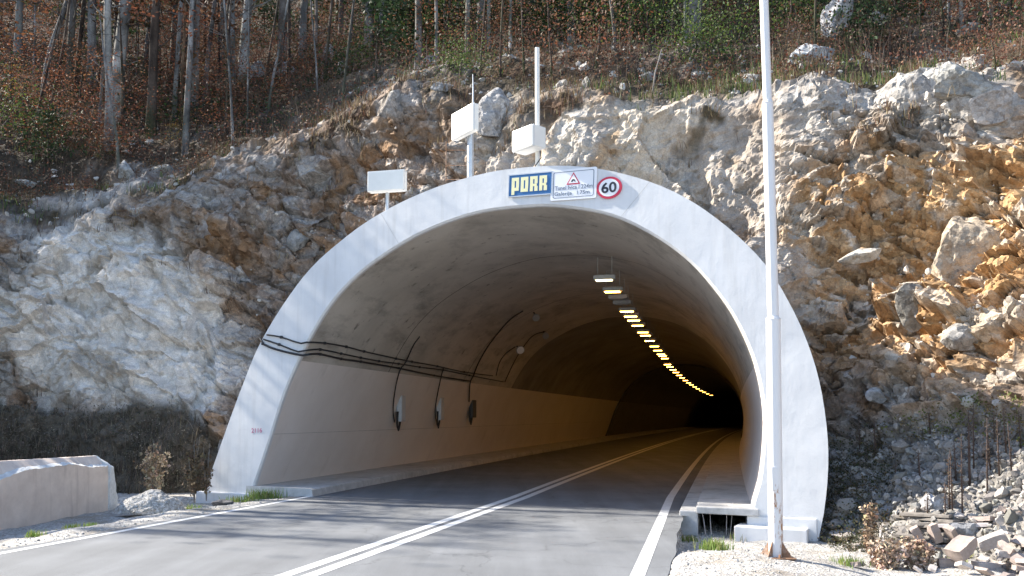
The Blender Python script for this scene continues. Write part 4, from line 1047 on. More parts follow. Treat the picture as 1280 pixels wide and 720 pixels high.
for k, (a, b) in enumerate(bl):
    board(resting(*a), resting(*b), .13+.05*(k % 3), .05, 'weathered grey board in the loose timber stack behind the blocks', 'wood', 'boards in the timber stack')
board(resting(1104, 678, -.40), resting(1104, 660, -.12), .12, .1, 'short grey post standing at the left of the timber stack', 'wood_pale')
for k, (px, py, wp, hp) in enumerate([(1060, 668, 40, 12), (1078, 683, 34, 12), (1050, 655, 26, 12), (1096, 690, 30, 14), (1040, 676, 26, 10)]):
    p = resting(px, py, -.38); kx = p.y/FPX; o = link('flat_stone', stone_mesh('flat_stone', 200+k, 3, 10, (wp*kx, wp*kx*.7, hp*kx*1.2), (.40, .36, .33))); o.location = p
    tag(o, ['flat brown slab at the foot of the right portal leg', 'flat slab in front of the timber stack', 'small flat stone beside the portal leg base', 'flat pale stone by the dry bush', 'low slab nearest the portal leg on the gravel edge'][k], 'rock')

# ------------------------------------------------------------------ leaves, grass, plants
def cards(cent, size, aspect, nrm=None, rng_=None, tilt=1.0):
    """one pointed four-cornered leaf per centre"""
    n = len(cent); g = rng_ or RNG
    a = g.normal(size=(n, 3)); a /= np.linalg.norm(a, axis=1)[:, None]
    b = g.normal(size=(n, 3)); b -= (b*a).sum(1)[:, None]*a; b /= np.linalg.norm(b, axis=1)[:, None]
    if tilt < 1: a[:, 2] *= tilt; b[:, 2] *= tilt
    s = np.asarray(size).reshape(-1, 1)*np.ones((n, 1)); 
    V = np.stack([cent-a*s*.5, cent+b*s*.5*aspect+a*s*.08, cent+a*s*.5, cent-b*s*.5*aspect+a*s*.08], 1).reshape(-1, 3)
    return V, np.arange(4*n).reshape(n, 4)
def blades(base, h, w_, lean_, rng_=None):
    n = len(base); g = rng_ or RNG; az = g.uniform(0, 6.283, n); d = np.stack([np.cos(az), np.sin(az), 0*az], 1); pz = np.stack([-np.sin(az), np.cos(az), 0*az], 1)
    az2 = g.uniform(0, 6.283, n); l2 = np.stack([np.cos(az2), np.sin(az2), 0*az2], 1)*(np.abs(g.normal(size=n))*lean_*h)[:, None]
    h = np.asarray(h)[:, None]; w_ = np.asarray(w_).reshape(-1, 1)*np.ones((n, 1)); up = np.array([0, 0, 1.0])
    mid_ = base+up*h*.55+l2*.35; top_ = base+up*h+l2
    V = np.stack([base-pz*w_, base+pz*w_, mid_+pz*w_*.75, top_, mid_-pz*w_*.75], 1).reshape(-1, 3)
    i = np.arange(n)[:, None]*5
    return V, i+np.array([[0, 1, 2, 4]]), i+np.array([[4, 2, 3]])
def colmix(n, cols, g=None, jit=.18):
    g = g or RNG; c = np.array(cols)[g.integers(0, len(cols), n)]; return np.clip(c*(1+jit*g.normal(size=(n, 1)))*(1+.05*g.normal(size=(n, 3))), .01, .8)
BROWN = [(.15, .09, .06), (.13, .09, .065), (.17, .085, .05), (.11, .085, .065)]
RUSTC = [(.20, .075, .04), (.24, .10, .055), (.16, .065, .04), (.25, .125, .065)]
GREEN = [(.085, .13, .03), (.065, .11, .028), (.13, .17, .04), (.045, .075, .025)]
DARKG = [(.028, .05, .02), (.035, .06, .025), (.045, .07, .03), (.022, .04, .018)]
YELL = [(.40, .28, .04), (.34, .22, .05), (.14, .13, .03)]
STRAW = [(.22, .17, .09), (.17, .12, .06), (.27, .21, .12), (.12, .09, .05)]
def stuff_leaves(name, idx_, per, rad, hgt, size, cols, aspect=.6, tilt=1.0):
    b = np.repeat(PD[idx_], per, 0); n = len(b); r = RNG.normal(size=(n, 3))*np.array([rad, rad, hgt*.5]); r[:, 2] = np.abs(r[:, 2])
    V, F = cards(b+r, size*(.6+.8*RNG.random(n)), aspect, tilt=tilt)
    cc = np.repeat(colmix(len(idx_), cols, jit=.12), per, 0)*(1+.2*RNG.normal(size=(n, 1)))
    return tag(link(name, mesh_np(name, V, F, M['leaf'], False, np.clip(cc, .008, .7), 'FACE')), kind='stuff')
def stuff_blades(name, idx_, per, rad, h, w_, lean_, cols):
    b = np.repeat(PD[idx_], per, 0); n = len(b); r = RNG.normal(size=(n, 3))*np.array([rad, rad, .02])
    V, F1, F2 = blades(b+r, h*(.5+.9*RNG.random(n)), w_, lean_)
    cc = colmix(n, cols); return tag(link(name, mesh_np(name, V, [F1, F2], M['leaf'], False, np.concatenate([cc, cc]), 'FACE')), kind='stuff')
veg = isC*area*np.exp(-eCf/26)*(1-np.clip(outc*1.3, 0, .85))
n_g = sstep(-.2, .5, fbm(PD*.45, 3, 401)); n_r = sstep(0, .5, fbm(PD*.4, 3, 402))
stuff_leaves('leaf_litter', pick(veg*(eCf > 2), 2600), 22, .45, .10, .085, BROWN+[RUSTC[2]], .7)
stuff_leaves('undergrowth', pick(veg*np.clip((eCf-1.2)/4, .05, 1)*(.25+n_r), 2300), 42, .40, 1.1, .09, BROWN+[RUSTC[2]])
stuff_leaves('evergreen_undergrowth', pick(isC*area*np.exp(-eCf/60)*np.clip((eCf-5)/6, .01, 1)*(.12+n_g*np.where(PX < 430, .35, 1.2)), 1500), 44, .50, 1.5, .15, DARKG+GREEN[3:])
stuff_leaves('rusty_understory', pick(isC*area*np.clip((eCf-7)/5, 0, 1)*np.exp(-eCf/30)*(PX < 470)*(.2+n_r), 1300), 46, .65, 2.6, .10, RUSTC+BROWN, .6, .6)
stuff_leaves('conifer_understory', pick(isC*area*np.clip((eCf-8)/4, 0, 1)*np.exp(-eCf/30)*(PX > 440)*(PX < 1120)*(.15+n_g), 800), 56, .60, 2.8, .12, DARKG+GREEN)
stuff_blades('dry_grass', pick(veg*np.exp(-eCf/7), 1000), 8, .16, .36, .009, .5, [(.11, .085, .045), (.08, .06, .035), (.15, .115, .065), (.10, .05, .03)])
stuff_blades('green_grass', pick(veg*np.exp(-eCf/5)*n_g, 420), 10, .18, .30, .012, .3, GREEN+[(.14, .15, .05)])
stuff_blades('twigs', pick(veg*(eCf > 2)*(eCf < 24), 900), 4, .25, 1.3, .008, .30, [(.10, .075, .055), (.14, .11, .085), (.08, .055, .04)])
stuff_blades('cliff_grass', pick(wveg*area*(1-isC)+.05*(z_rust+z_uprock)*area*(1-isC)*(NV[:, 2] > .2), 420), 9, .10, .30, .010, .4, STRAW+BROWN)
# dark scrub on the bank at the foot of the left cliff
la = leftA*area*(PX < 300)*(1-.8*sstep(.55, 1.0, row/mA))
stuff_blades('scrub', pick(la*(.3+sstep(-.2, .3, fbm(PD*1.2, 3, 77))), 1100), 5, .12, .36, .008, .5, [(.14, .11, .08), (.10, .08, .06), (.20, .165, .125), (.07, .06, .04)])
stuff_leaves('scrub_leaves', pick(la*(.15+sstep(-.3, .4, fbm(PD*.9, 3, 78))), 1500), 14, .20, .20, .05, [(.12, .10, .075), (.08, .07, .05), (.18, .15, .115), (.06, .06, .035), (.24, .205, .16)])
stuff_leaves('bank_weeds', pick(rightA*area*(PX < 1110), 380), 30, .16, .36, .045, [(.08, .07, .035), (.05, .06, .025), (.11, .085, .05)])
stuff_leaves('scree_weeds', pick(rightA*area*np.exp(-((PY-505)/26)**2), 120), 20, .12, .22, .055, [(.16, .17, .05), (.12, .14, .04), (.22, .17, .08)])

# tufts of grass on the gravel
def tuft(px, py, z, wp, n, h, label, cols=GREEN, grp=None, dry=0):
    b = gnd(px, py, z); k = b.y/FPX; g = np.random.default_rng(int(px*7+py))
    c = np.zeros((n, 3)); c[:, 0] = g.normal(0, wp*k*.25, n); c[:, 1] = g.normal(0, .10, n)
    V, F1, F2 = blades(c, h*(.4+.8*g.random(n)), .007, .38, g); cc = np.clip(colmix(n, cols, g)*2.0, 0, .5)
    o = link('grass_tuft', mesh_np('grass_tuft', V, [F1, F2], M['leaf'], False, np.concatenate([cc, cc]), 'FACE')); o.location = (b.x, b.y, gz(b.x, b.y)); tag(o, label, 'grass', grp)
GG = [(.09, .14, .03), (.07, .11, .025), (.13, .17, .05), (.16, .16, .06)]
tuft(304, 628, -.05, 40, 260, .16, 'low green grass tuft at the left end of the kerb grass', GG)
tuft(330, 623, -.03, 44, 380, .26, 'bright green grass tuft in the middle before the left kerb', GG)
tuft(360, 618, -.03, 26, 240, .20, 'green grass tuft right by the left kerb corner', GG)
tuft(893, 690, -.06, 34, 300, .17, 'green grass tuft on the gravel left of the lamp post', GG)
tuft(860, 664, -.2, 26, 120, .12, 'small grass tuft below the right kerb end', GG+STRAW[:1])
tuft(926, 668, -.3, 24, 140, .16, 'small grass tuft at the right side of the duct opening', GG+STRAW[:1])
tuft(42, 671, -.1, 24, 120, .12, 'low grass tuft on the left verge nearest the camera', GG)
tuft(90, 660, -.12, 20, 90, .10, 'low grass tuft on the left verge before the wing wall end', GG)
tuft(114, 657, -.12, 18, 80, .09, 'tiny grass tuft on the verge beside the broken wall end', GG)
tuft(208, 637, -.15, 18, 80, .10, 'small grass tuft at the grit heap', GG)
tuft(240, 632, -.15, 24, 120, .16, 'grass tuft beneath the brown dry plant by the portal', GG)
tuft(1060, 716, -.35, 40, 200, .14, 'green grass patch at the bottom edge right of the lamp post', GG)
tuft(1200, 690, -.2, 30, 160, .2, 'yellow green grass growing through the block pile', [(.2, .2, .05), (.16, .18, .05)])
for k, px in enumerate((882, 889, 908, 913)):
    b = gnd(px, 668, -.36); mb = MB(); mb.tube([b, b+Vector((.02*(k-1.5), .01, .28)), b+Vector((.05*(k-1.5), .0, .5+.05*k))], [.008, .006, .003], 5)
    tag(mb.build('dry_stalk', M['wood_pale']), 'thin pale stalk growing before the dark duct opening', 'plant', 'stalks at the duct opening')

# tall dry plants with seed heads
def dry_plant(px, py, top_py, z, wp, label, n_heads, cols, seed, name='dry_plant'):
    b = gnd(px, py, z); k = b.y/FPX; h = (py-top_py)*k; g = np.random.default_rng(seed); rt = empty(name, b, label, 'plant')
    st = MB(); hd_c = []; W = wp*k/2
    for s in range(7):
        az = g.uniform(0, 6.28); r_ = W*g.uniform(.1, .8); hh = h*g.uniform(.55, 1.0)
        p = [Vector((0, 0, 0)), Vector((math.cos(az)*r_*.35, math.sin(az)*r_*.35, hh*.5)), Vector((math.cos(az)*r_*.8, math.sin(az)*r_*.8, hh))]
        pts = [Vector(v)+b for v in spline(p, 10)]; st.tube(pts, list(np.linspace(.014, .005, 10)), 5)
        for q in range(n_heads//7):
            t = g.uniform(.25, 1); c = pts[int(t*9)]; hd_c.append(np.array(c)+g.normal(0, W*.22, 3)*np.array([1, 1, .5]))
    st.build('stem', M['wood'], rt, b)
    hc = np.array(hd_c); per = 7; cc = np.repeat(hc, per, 0)+g.normal(0, .028, (len(hc)*per, 3)); V, F = cards(cc, .062*(.7+.6*g.random(len(cc))), .8, rng_=g)
    col = np.repeat(colmix(len(hc), cols, g), per, 0)*(1+.15*g.normal(size=(len(cc), 1)))
    link('seed_heads', mesh_np('seed_heads', V, F, M['dryplant'], False, np.clip(col, .01, .8), 'FACE'), rt, b); return rt
DRY = [(.42, .33, .22), (.50, .41, .28), (.34, .25, .16), (.26, .18, .11)]
dry_plant(194, 622, 542, -.2, 40, 'tall straw coloured dry plant with pods beside the grit heap', 260, DRY, 1)
dry_plant(243, 628, 542, -.2, 34, 'brown dry plant in the shade against the left portal leg', 170, [(.16, .11, .07), (.20, .15, .09), (.11, .08, .05)], 2)
dry_plant(258, 626, 548, -.2, 20, 'thin brown dry stalks touching the left portal leg', 80, [(.16, .11, .07), (.22, .16, .10)], 3)
dry_plant(1088, 700, 626, -.4, 18, 'single dry stalk with brown pods in front of the timber', 120, [(.34, .24, .16), (.26, .17, .11), (.42, .32, .22)], 4)
for k, (px, wp) in enumerate(((1110, 52), (1150, 46))):
    dry_plant(px, 716, 674, -.42, wp, ['low bushy dry plant left of its twin before the block pile', 'low bushy dry plant right of its twin before the block pile'][k], 420, [(.42, .31, .23), (.50, .40, .31), (.34, .24, .17)], 5+k, 'dry_bush')
def weed(px, py, top, label, w_=.018):
    l, n = hit(px, py)
    if l is None: return
    k = l.y/FPX; h = (py-top)*k; b = l-Vector((0, 0, .05)); rt = empty('dry_stalk', b, label, 'plant', 'dark stalks on the scree'); g = random.Random(px)
    mb = MB(); dx = g.uniform(-.04, .04)*h; mb.tube([b, b+Vector((dx*.4, 0, h*.5)), b+Vector((dx, 0, h))], [w_, w_*.8, w_*.3], 6); mb.build('stem', M['darkstalk'], rt, b, True)
    gg = np.random.default_rng(px); n_ = int(60*h)+20; c = np.array(b)[None, :]+np.stack([dx*.5+gg.normal(0, .03, n_), gg.normal(0, .03, n_), h*(.2+.75*gg.random(n_))], 1)
    V, F = cards(c, .05, .35, rng_=gg); link('seed_heads', mesh_np('seed_heads', V, F, M['leaf'], False, colmix(n_, [(.09, .06, .045), (.06, .045, .035), (.12, .08, .05)], gg), 'FACE'), rt, b)
M['darkstalk'] = basic('dark_dry_stem', (.075, .05, .04), .9, var=.3, scale=20, bmp=0)
wl_ = [(1163, 546, 488), (1187, 640, 566), (1191, 646, 560), (1203, 648, 540), (1212, 604, 510), (1234, 617, 520), (1238, 588, 525), (1249, 594, 520), (1258, 570, 500), (1265, 595, 525), (1182, 655, 600), (1195, 600, 545), (1094, 575, 520), (1075, 570, 520), (1150, 600, 560), (1244, 560, 505), (1217, 590, 500), (1120, 610, 575), (1276, 560, 510), (1160, 650, 612)]
for k, (px, py, t) in enumerate(wl_):
    weed(px, py, t, {0: 'tall dark stalk standing alone at the head of the scree', 4: 'thick dark stalk in the middle of the scree'}.get(k, 'thin dark dry stalk standing on the scree slope'), .026 if k == 4 else .017)
l, n = hit(815, 118)
mb = MB(); k = l.y/FPX; mb.tube([l-Vector((0, 0, .1)), l+Vector((.12, .1, .7)), l+Vector((.33, .1, 1.45)), ], [.03, .025, .012], 8); tag(mb.build('leaning_stick', M['wood'], None, None, True), 'grey dead stick leaning on the brow above the crown', 'stick')

# ------------------------------------------------------------------ forest
def hill(px, py):
    l, n = hit(px, py); return l
def bark_col(n, base, g): return np.clip(np.array(base)[None, :]*(1+.25*g.normal(size=(n, 1))), .02, .6)
def trunk_mesh(path, rads, base, seed, limbs=(), nseg=12, moss=None):
    g = np.random.default_rng(seed); mb = MB(); s = spline(path, 22); rr = np.interp(np.linspace(0, 1, 22), np.linspace(0, 1, len(rads)), rads)
    mb.tube([Vector(v) for v in s], list(rr), nseg)
    for (t, az, L, r0, up) in limbs:
        p = s[int(t*21)]; d = np.array([math.cos(az), math.sin(az), up]); d /= np.linalg.norm(d); pr = np.array([-d[1], d[0], .3])
        pts = [p, p+d*L*.35+pr*.06*L, p+d*L*.7-pr*.04*L+np.array([0, 0, .08*L]), p+d*L+np.array([0, 0, .18*L])]
        mb.tube([Vector(v) for v in spline(pts, 8)], list(np.linspace(r0, r0*.2, 8)), 5)
    V = np.array(mb.v); Q = [f for f in mb.f if len(f) == 4]; Rr = [f for f in mb.f if len(f) != 4]
    n1 = fbm(V*np.array([3, 3, 1.1]), 4, seed); c = .85*np.array(base)[None, :]*(1+.6*n1)[:, None]
    k = sstep(.15, .4, fbm(V*np.array([2.2, 2.2, 1.5])+5, 3, seed+3)); c = c*(1-.5*k[:, None])
    if moss is not None: m = sstep(.0, .5, fbm(V*.9, 3, seed+7))*np.exp(-np.maximum(0, V[:, 2]-V[0, 2])/2.5); c = c*(1-m[:, None])+np.array([.05, .065, .025])*m[:, None]
    me = bpy.data.meshes.new('trunk'); me.from_pydata([tuple(v) for v in V], [], Q+Rr); me.materials.append(M['bark'])
    at = me.attributes.new('tint', 'FLOAT_COLOR', 'POINT'); cc = np.ones((len(V), 4), np.float32); cc[:, :3] = np.clip(c, .015, .7); at.data.foreach_set('color', cc.ravel())
    me.polygons.foreach_set('use_smooth', [True]*len(me.polygons)); return me
def crown_mesh(name, z0, z1, rad, n, cols, size, seed, shape='beech', clump=40):
    g = np.random.default_rng(seed); nc = max(4, n//clump); t = g.random(nc)
    if shape == 'spruce':
        t = t**.8; z = z0+(z1-z0)*t; r = rad*(1-t)*(.35+.65*g.random(nc))+.1; az = g.uniform(0, 6.28, nc)
        c = np.stack([np.cos(az)*r, np.sin(az)*r, z-.25*r], 1); sp = np.array([.45, .45, .16])
    elif shape == 'spray':
        z = z0+(z1-z0)*t; r = rad*(.25+.75*g.random(nc))*(1-.5*np.abs(t-.4)); az = g.uniform(0, 6.28, nc); c = np.stack([np.cos(az)*r, np.sin(az)*r, z], 1); sp = np.array([.5, .5, .07])
    else:
        z = z0+(z1-z0)*t; r = rad*np.sqrt(g.random(nc))*np.sqrt(np.maximum(.05, 1-(2*t-.9)**2)); az = g.uniform(0, 6.28, nc); c = np.stack([np.cos(az)*r, np.sin(az)*r, z], 1); sp = np.array([.55, .55, .4])
    cc = np.repeat(c, clump, 0)+g.normal(size=(nc*clump, 3))*sp
    V, F = cards(cc, size*(.6+.8*g.random(len(cc))), .55, rng_=g, tilt=.6 if shape == 'spray' else 1)
    col = np.repeat(colmix(nc, cols, g, .15), clump, 0)*(1+.18*g.normal(size=(len(cc), 1)))
    return mesh_np(name, V, F, M['leaf'], False, np.clip(col, .008, .7), 'FACE')
LB = [(.09, .05, .025), (.14, .07, .03), (.18, .08, .03), (.08, .06, .03)]
crowns = {'beech': [crown_mesh('crown', 7, 17, 3.2, 640, LB+RUSTC[:2], .24, 500+k) for k in range(3)],
          'spruce': [crown_mesh('crown', 1.5, 17, 3.0, 3200, DARKG, .30, 520+k, 'spruce') for k in range(3)],
          'green': [crown_mesh('crown', 1.2, 9, 2.2, 2400, GREEN+DARKG[:2], .20, 540+k) for k in range(2)],
          'spray': [crown_mesh('crown', .6, 4.2, 1.7, 1500, RUSTC, .095, 560+k, 'spray', 30) for k in range(4)],
          'sparse': [crown_mesh('crown', .4, 3.4, 1.3, 560, BROWN+RUSTC[:1], .085, 580+k, 'spray', 18) for k in range(3)],
          'fir': [crown_mesh('crown', .15, 3.0, 1.1, 1300, DARKG, .14, 600+k, 'spruce') for k in range(2)],
          'bush': [crown_mesh('crown', .1, 1.5, .9, 1700, GREEN, .08, 610+k, 'beech', 22) for k in range(3)],
          'yellow': [crown_mesh('crown', .3, 3.0, 1.0, 420, YELL, .11, 620+k, 'spray', 20) for k in range(2)],
          'rustbush': [crown_mesh('crown', .1, 1.6, .9, 1400, RUSTC+BROWN, .08, 630+k, 'beech', 22) for k in range(2)]}
def tree(b, r, h, kind, label, base=(.24, .22, .20), dx=0.0, seed=0, grp=None, cat='tree', name=None, limbs=True, crown=True, cs=1.0):
    nm = name or {'beech': 'beech_tree', 'spruce': 'spruce_tree', 'green': 'broadleaf_tree', 'spray': 'beech_sapling', 'sparse': 'sapling', 'fir': 'young_fir', 'bush': 'bush', 'yellow': 'sapling', 'rustbush': 'bush'}[kind]
    rt = empty(nm, b, label, cat, grp); g = random.Random(seed)
    path = [(0, 0, -.5), (dx*.15+g.uniform(-.1, .1)*r*2, 0, h*.2), (dx*.5+g.uniform(-1, 1)*r, g.uniform(-.2, .2), h*.5), (dx, 0, h)]
    lm = []
    if limbs:
        for k in range(9): lm.append((g.uniform(.35, .92), g.uniform(0, 6.28), g.uniform(.08, .2)*h, r*.28, g.uniform(.2, .8)))
        for k in range(4): lm.append((g.uniform(.1, .4), g.uniform(0, 6.28), g.uniform(.04, .10)*h, r*.12, g.uniform(-.1, .4)))
    tm = trunk_mesh(path, [r*1.45, r*1.05, r*.95, r*.75, r*.2], base, seed+700, lm, 12 if r > .08 else 6, True); o = link('trunk', tm, rt)
    if crown:
        me = crowns[kind][seed % len(crowns[kind])]; c = link('crown', me, rt); c.scale = (cs, cs, cs if kind in ('spray', 'sparse', 'fir', 'bush', 'yellow', 'rustbush') else h/17.0); c.rotation_euler = (0, 0, g.uniform(0, 6.28)); c.location = (dx*.6, 0, 0)
    return rt
MOT, PAL, BRN, DGR = (.25, .24, .23), (.31, .30, .28), (.10, .075, .06), (.115, .105, .095)
TR = [  # px, base py, width px, top shift m, colour, label
 (22, 78, 9, -.3, PAL, 'pale slim trunk at the far left edge of the forest'),
 (53, 118, 7, 2.2, MOT, 'slim grey trunk leaning right near the left edge'),
 (84, 132, 9, .1, DGR, 'dull grey trunk, left one of a close pair'),
 (94, 126, 6, .6, BRN, 'thin brown trunk, right one of a close pair'),
 (124, 150, 4, .4, MOT, 'very thin pale trunk just left of the thick pale beech'),
 (145, 152, 16, .15, (.40, .385, .36), 'thick pale beech trunk with a white streak on the left'),
 (181, 98, 6, .5, DGR, 'thin dark trunk behind red leaves right of the thick beech'),
 (214, 105, 7, .4, DGR, 'dark slanting trunk among red beech leaves'),
 (226, 142, 4, .15, (.26, .17, .11), 'thin brown trunk in front of red beech leaves'),
 (241, 132, 11, .3, (.28, .25, .23), 'mottled brown trunk with bark patches above the yellow shrub'),
 (255, 126, 6, .9, (.22, .20, .19), 'thin leaning trunk right of the mottled brown one'),
 (290, 104, 9, -.5, MOT, 'curved pale trunk, left one of the pair over the rocks'),
 (304, 96, 12, .45, (.40, .39, .37), 'mottled pale trunk, right one of the pair over the rocks'),
 (354, 80, 13, -.1, (.21, .18, .16), 'broad brown grey trunk behind the grey rocks'),
 (378, 76, 9, .25, (.25, .235, .22), 'speckled trunk right of the broad brown grey one'),
 (394, 70, 4, .1, (.26, .22, .20), 'thin trunk left of the pale rock finger'),
 (426, 48, 6, 0, DGR, 'dark trunk above the pale rock finger'),
 (461, 60, 11, .2, (.20, .18, .165), 'dark grey trunk left of the dark green shrubs'),
 (556, 62, 4, .0, (.30, .27, .24), 'thin pale trunk above the pointed boulder'),
 (584, 66, 6, .1, MOT, 'straight grey trunk above the box mast'),
 (611, 60, 5, -.1, PAL, 'slim pale trunk between the two tall masts'),
 (638, 62, 4, .1, (.55, .54, .52), 'thin white birch trunk left of the tall white mast'),
 (742, 40, 3, .1, DGR, 'thin sapling trunk rising from the red bush'),
 (857, 55, 4, .0, PAL, 'thin pale trunk with a side branch above the green bank'),
 (1186, 34, 4, .3, MOT, 'thin grey trunk in the thicket at the top right'),
 (1203, 36, 5, -.15, PAL, 'pale trunk, left one of three at the top right'),
 (1225, 34, 4, .1, PAL, 'pale trunk, middle one of three at the top right'),
 (1238, 33, 5, .0, MOT, 'grey trunk, right one of three at the top right')]
for k, (px, py, wp, dx, cb, lab) in enumerate(TR):
    b = hill(px, py)
    if b is None or b.y > 75: print('tree miss', px, py, b); continue
    kx = b.y/FPX; r = max(.03, wp*kx*.5*.92); h = min(13.5, 9.5+r*14) if r > .07 else 8
    tree(b, r, h, 'beech' if r > .07 else 'spray', lab, cb, dx, k, 'trunks at the forest edge', crown=(r > .07 or k % 3 == 0), cs=1.0 if r > .07 else .7)
zones = [(-60, -7, 'above the left cliff'), (-7, 6, 'above the portal'), (6, 60, 'above the orange cliff')]
def zone(b): return next(z for a, c, z in zones if a <= b.x < c)
rgf = random.Random(21); nt_ = 0
placed = []
while nt_ < 125:
    px = rgf.uniform(-500, 1500); e = rgf.uniform(7, 46); j = rgf.randrange(SZ[0]); rr_ = mA+mB+int(np.searchsorted(eC, e)); 
    if rr_ >= SZ[1]: continue
    b = Vector(PD[j*SZ[1]+rr_])
    if b.y < 22 or abs(b.x) > 55: continue
    if b.x < -17 and b.y < 30 and b.x/b.y < -.7: continue
    if any((b.xy-q.xy).length < 2.4 for q in placed): continue
    qx = float(to_px(np.array(b))[0])
    if e < 28 and (abs(qx-672) < 16 or abs(qx-588) < 10 or abs(qx-955) < 12): continue
    placed.append(b); nt_ += 1; u = rgf.random(); zn = zone(b)
    lf = b.x < -6; kd = 'spruce' if u < ((.0 if e < 22 else .3) if lf else .42) else ('beech' if u < (.97 if lf else .8) else 'green')
    lab = {'spruce': 'dark spruce standing among others in the shaded forest ', 'beech': 'grey trunked beech with rusty leaves deep in the forest ', 'green': 'green leafed tree among darker trees in the forest '}[kd]+zn
    tree(b-Vector((0, 0, .2)), rgf.uniform(.09, .24), (rgf.uniform(10, 13) if e < 20 else rgf.uniform(13, 19)) if kd != 'green' else rgf.uniform(7, 10), kd, lab, rgf.choice((MOT, DGR, BRN, PAL)), rgf.uniform(-.6, .6), 1000+nt_, {'spruce': 'spruces ', 'beech': 'beeches ', 'green': 'broadleaf trees '}[kd]+zn, limbs=(kd != 'spruce'))
nth = 0
while nth < 75:                         # slim trunks and saplings crowding the forest edge
    px = 0; e = rgf.uniform(4.5, 26); j = rgf.randrange(SZ[0]); rr_ = mA+mB+int(np.searchsorted(eC, e)); b = Vector(PD[j*SZ[1]+rr_])
    qx, qy = [float(v) for v in to_px(np.array(b))]
    if b.y < 20 or not (-60 < qx < 1340) or any((b.xy-q.xy).length < 1.1 for q in placed): continue
    if rgf.random() > (1.0 if qx < 420 else .5): continue
    if abs(qx-672) < 14 or abs(qx-588) < 9: continue
    placed.append(b); nth += 1; zn = zone(b); kd = rgf.choice(('spray', 'sparse', 'none', 'none'))
    lab = {'spray': 'slim young beech with rusty leaf sprays in the forest edge ', 'sparse': 'slim sapling with few brown leaves in the forest edge ', 'none': 'slim bare grey stem in the forest edge '}[kd]+zn
    tree(b-Vector((0, 0, .2)), rgf.uniform(.03, .075), rgf.uniform(6, 10), 'sparse' if kd == 'none' else kd, lab, rgf.choice((MOT, DGR, BRN, BRN)), rgf.uniform(-1.2, 1.2), 5000+nth, {'spray': 'young beeches ', 'sparse': 'brown saplings ', 'none': 'bare stems '}[kd]+zn, crown=(kd != 'none'), cs=1.1)
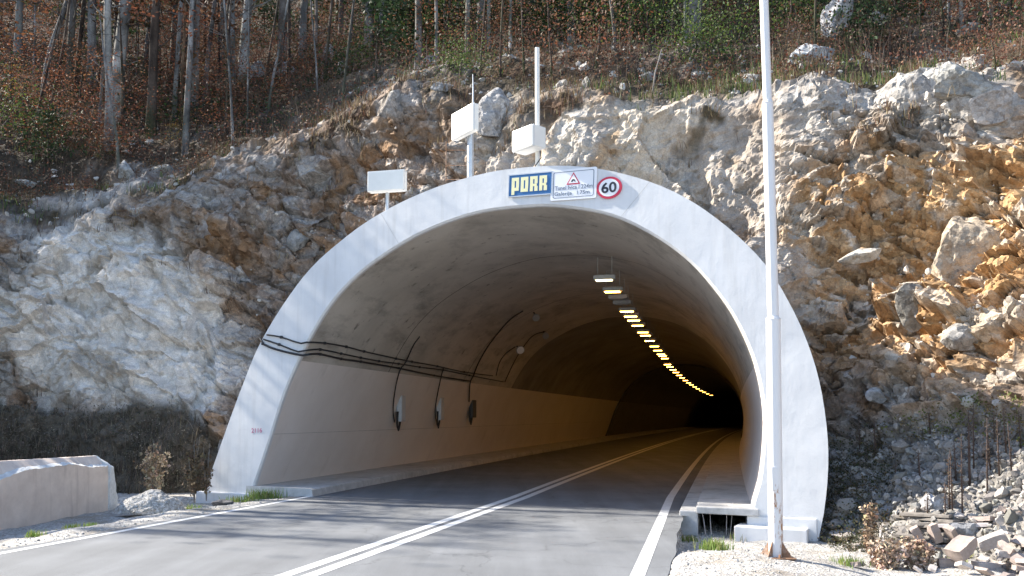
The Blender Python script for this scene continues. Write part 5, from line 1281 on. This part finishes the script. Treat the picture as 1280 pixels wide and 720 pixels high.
# trees on the slope left of the road, outside the frame, whose shade stripes the asphalt
for k in range(13):
    j = None
    for _ in range(400):
        jj = rgf.randrange(SZ[0]); e = rgf.uniform(.5, 12); q = Vector(PD[jj*SZ[1]+mA+mB+int(np.searchsorted(eC, e))])
        if -44 < q.x < -19 and 17 < q.y < 34 and q.x/q.y < -.70 and all((q.xy-w_.xy).length > 2.6 for w_ in placed): j = q; break
    if j is None: continue
    placed.append(j); tree(j-Vector((0, 0, .2)), rgf.uniform(.14, .26), rgf.uniform(10, 15), 'beech', 'tree on the hillside left of the road, beyond the wing wall', DGR, rgf.uniform(-.6, .6), 2000+k, 'trees left of the road')
SH_ = [(20, 40, 'spray', 1.2, 'red brown sapling at the top left corner'), (62, 110, 'spray', 1.0, 'red brown sapling at the foot of the leaning trunk'), (130, 45, 'spray', 1.2, 'red brown sapling touching the left side of the thick beech'), (160, 120, 'spray', .8, 'low rust leafed sapling right at the foot of the thick beech'), (215, 40, 'spray', 1.2, 'rust leafed sapling high between the slanting trunk and the mottled one'), (258, 95, 'spray', .9, 'rust leafed sapling left of the curved pale trunk'), (90, 185, 'rustbush', 1.1, 'brown bush in the grass under the bare brown shrub'), (45, 150, 'rustbush', 1.3, 'brown bush beside the yellow sapling at the left'), (140, 180, 'rustbush', 1.0, 'brown bush before the thick beech'), (400, 60, 'spray', .8, 'small rusty sapling above the leaning pale rock'),
   # px, base py, kind, scale, label
 (12, 150, 'yellow', .9, 'yellow leafed sapling at the far left edge'), (30, 175, 'bush', 1.3, 'dark green bush under the yellow sapling'), (60, 205, 'fir', .8, 'low dark fir in the grass at the left'),
 (40, 60, 'spray', 1.0, 'rust leafed sapling behind the leaning left trunk'), (75, 70, 'spray', 1.1, 'reddish sapling between the leaning trunk and the close pair'), (115, 95, 'sparse', 1.1, 'thin brown sapling left of the thick beech'),
 (100, 165, 'sparse', 1.0, 'bare brown shrub below the close pair of trunks'), (170, 70, 'spray', 1.1, 'red beech sapling right of the thick pale beech'), (200, 110, 'spray', 1.0, 'red beech sapling in the middle of the left forest'),
 (235, 70, 'spray', 1.2, 'tall red beech sapling behind the mottled brown trunk'), (185, 150, 'rustbush', 1.2, 'low rusty bush at the foot of the red saplings'), (230, 168, 'yellow', .45, 'small yellow leafed shrub on the brow of the left cliff'), (212, 185, 'yellow', .4, 'low yellow shrub just under the other yellow shrub'),
 (312, 138, 'rustbush', .55, 'small orange red bush before the grey rocks'), (270, 60, 'spray', .9, 'red leafed sapling behind the curved pale trunk'), (330, 60, 'fir', 1.3, 'dark fir between the pale pair and the broad trunk'), (440, 90, 'bush', .9, 'dark green bush right of the rock finger'),
 (500, 75, 'fir', 1.2, 'dark fir above the left mast box'), (525, 60, 'bush', 1.5, 'wide green bush left of the grey trunk'), (470, 100, 'sparse', .8, 'bare shrub on the slope left of the pointed boulder'), (575, 95, 'bush', .9, 'dark bush right of the pointed boulder'),
 (600, 95, 'sparse', .9, 'bare brown shrub left of the thin birch'), (625, 95, 'sparse', 1.0, 'bare brown shrub at the foot of the thin birch'), (655, 92, 'sparse', .9, 'bare brown shrub left of the white mast'), (640, 45, 'spray', .9, 'rusty sapling behind the thin birch'),
 (690, 95, 'sparse', .9, 'tall bare shrub right of the white mast'), (745, 85, 'rustbush', 1.4, 'dull red bush in the middle above the crown'), (790, 55, 'bush', 1.5, 'bright green bush above the red bush'), (700, 50, 'fir', 1.5, 'dark fir behind the white mast'), (830, 40, 'bush', 1.6, 'bright green bush left of the pale branched trunk'),
 (870, 75, 'bush', 1.1, 'green bush on the bank left of the lamp post'), (900, 78, 'bush', 1.2, 'green bush touching the lamp post on its left'), (905, 35, 'spray', 1.1, 'rusty sapling left of the lamp post'), (925, 50, 'sparse', 1.0, 'bare brown shrub behind the lamp post'),
 (985, 40, 'bush', 1.4, 'bright green bush right of the lamp post'), (1010, 35, 'fir', 1.3, 'dark fir left of the tall white crag'), (1078, 58, 'fir', .9, 'dark fir standing right against the tall white crag'), (1000, 60, 'rustbush', .6, 'small orange bush below the bright green bush'),
 (1120, 30, 'spray', 1.0, 'rust leafed sapling right of the dark fir'), (1150, 35, 'spray', 1.1, 'rust leafed sapling left of the top right thicket'), (1180, 45, 'sparse', 1.0, 'bare shrub in the thicket at the top right'), (1265, 40, 'spray', .9, 'rust leafed sapling at the top right corner'), (1245, 85, 'rustbush', .7, 'brown bush above the pale ledge at the right edge'), (1110, 65, 'rustbush', .6, 'low brown bush over the bright white rock')]
for k, (px, py, kd, s, lab) in enumerate(SH_):
    b = hill(px, py)
    if b is None or b.y > 70: print('shrub miss', px, py); continue
    g = 3.0 if kd in ('spray', 'yellow') else 2.0
    tree(b-Vector((0, 0, .1)), .03*s+.01, (3.6 if kd in ('spray', 'sparse', 'fir', 'yellow') else 1.2)*s, kd, lab, BRN, random.uniform(-.2, .2), 3000+k, 'shrubs and saplings above the cliff', 'shrub' if 'bush' in lab or 'shrub' in lab else 'sapling', limbs=kd in ('spray', 'sparse'), cs=s)
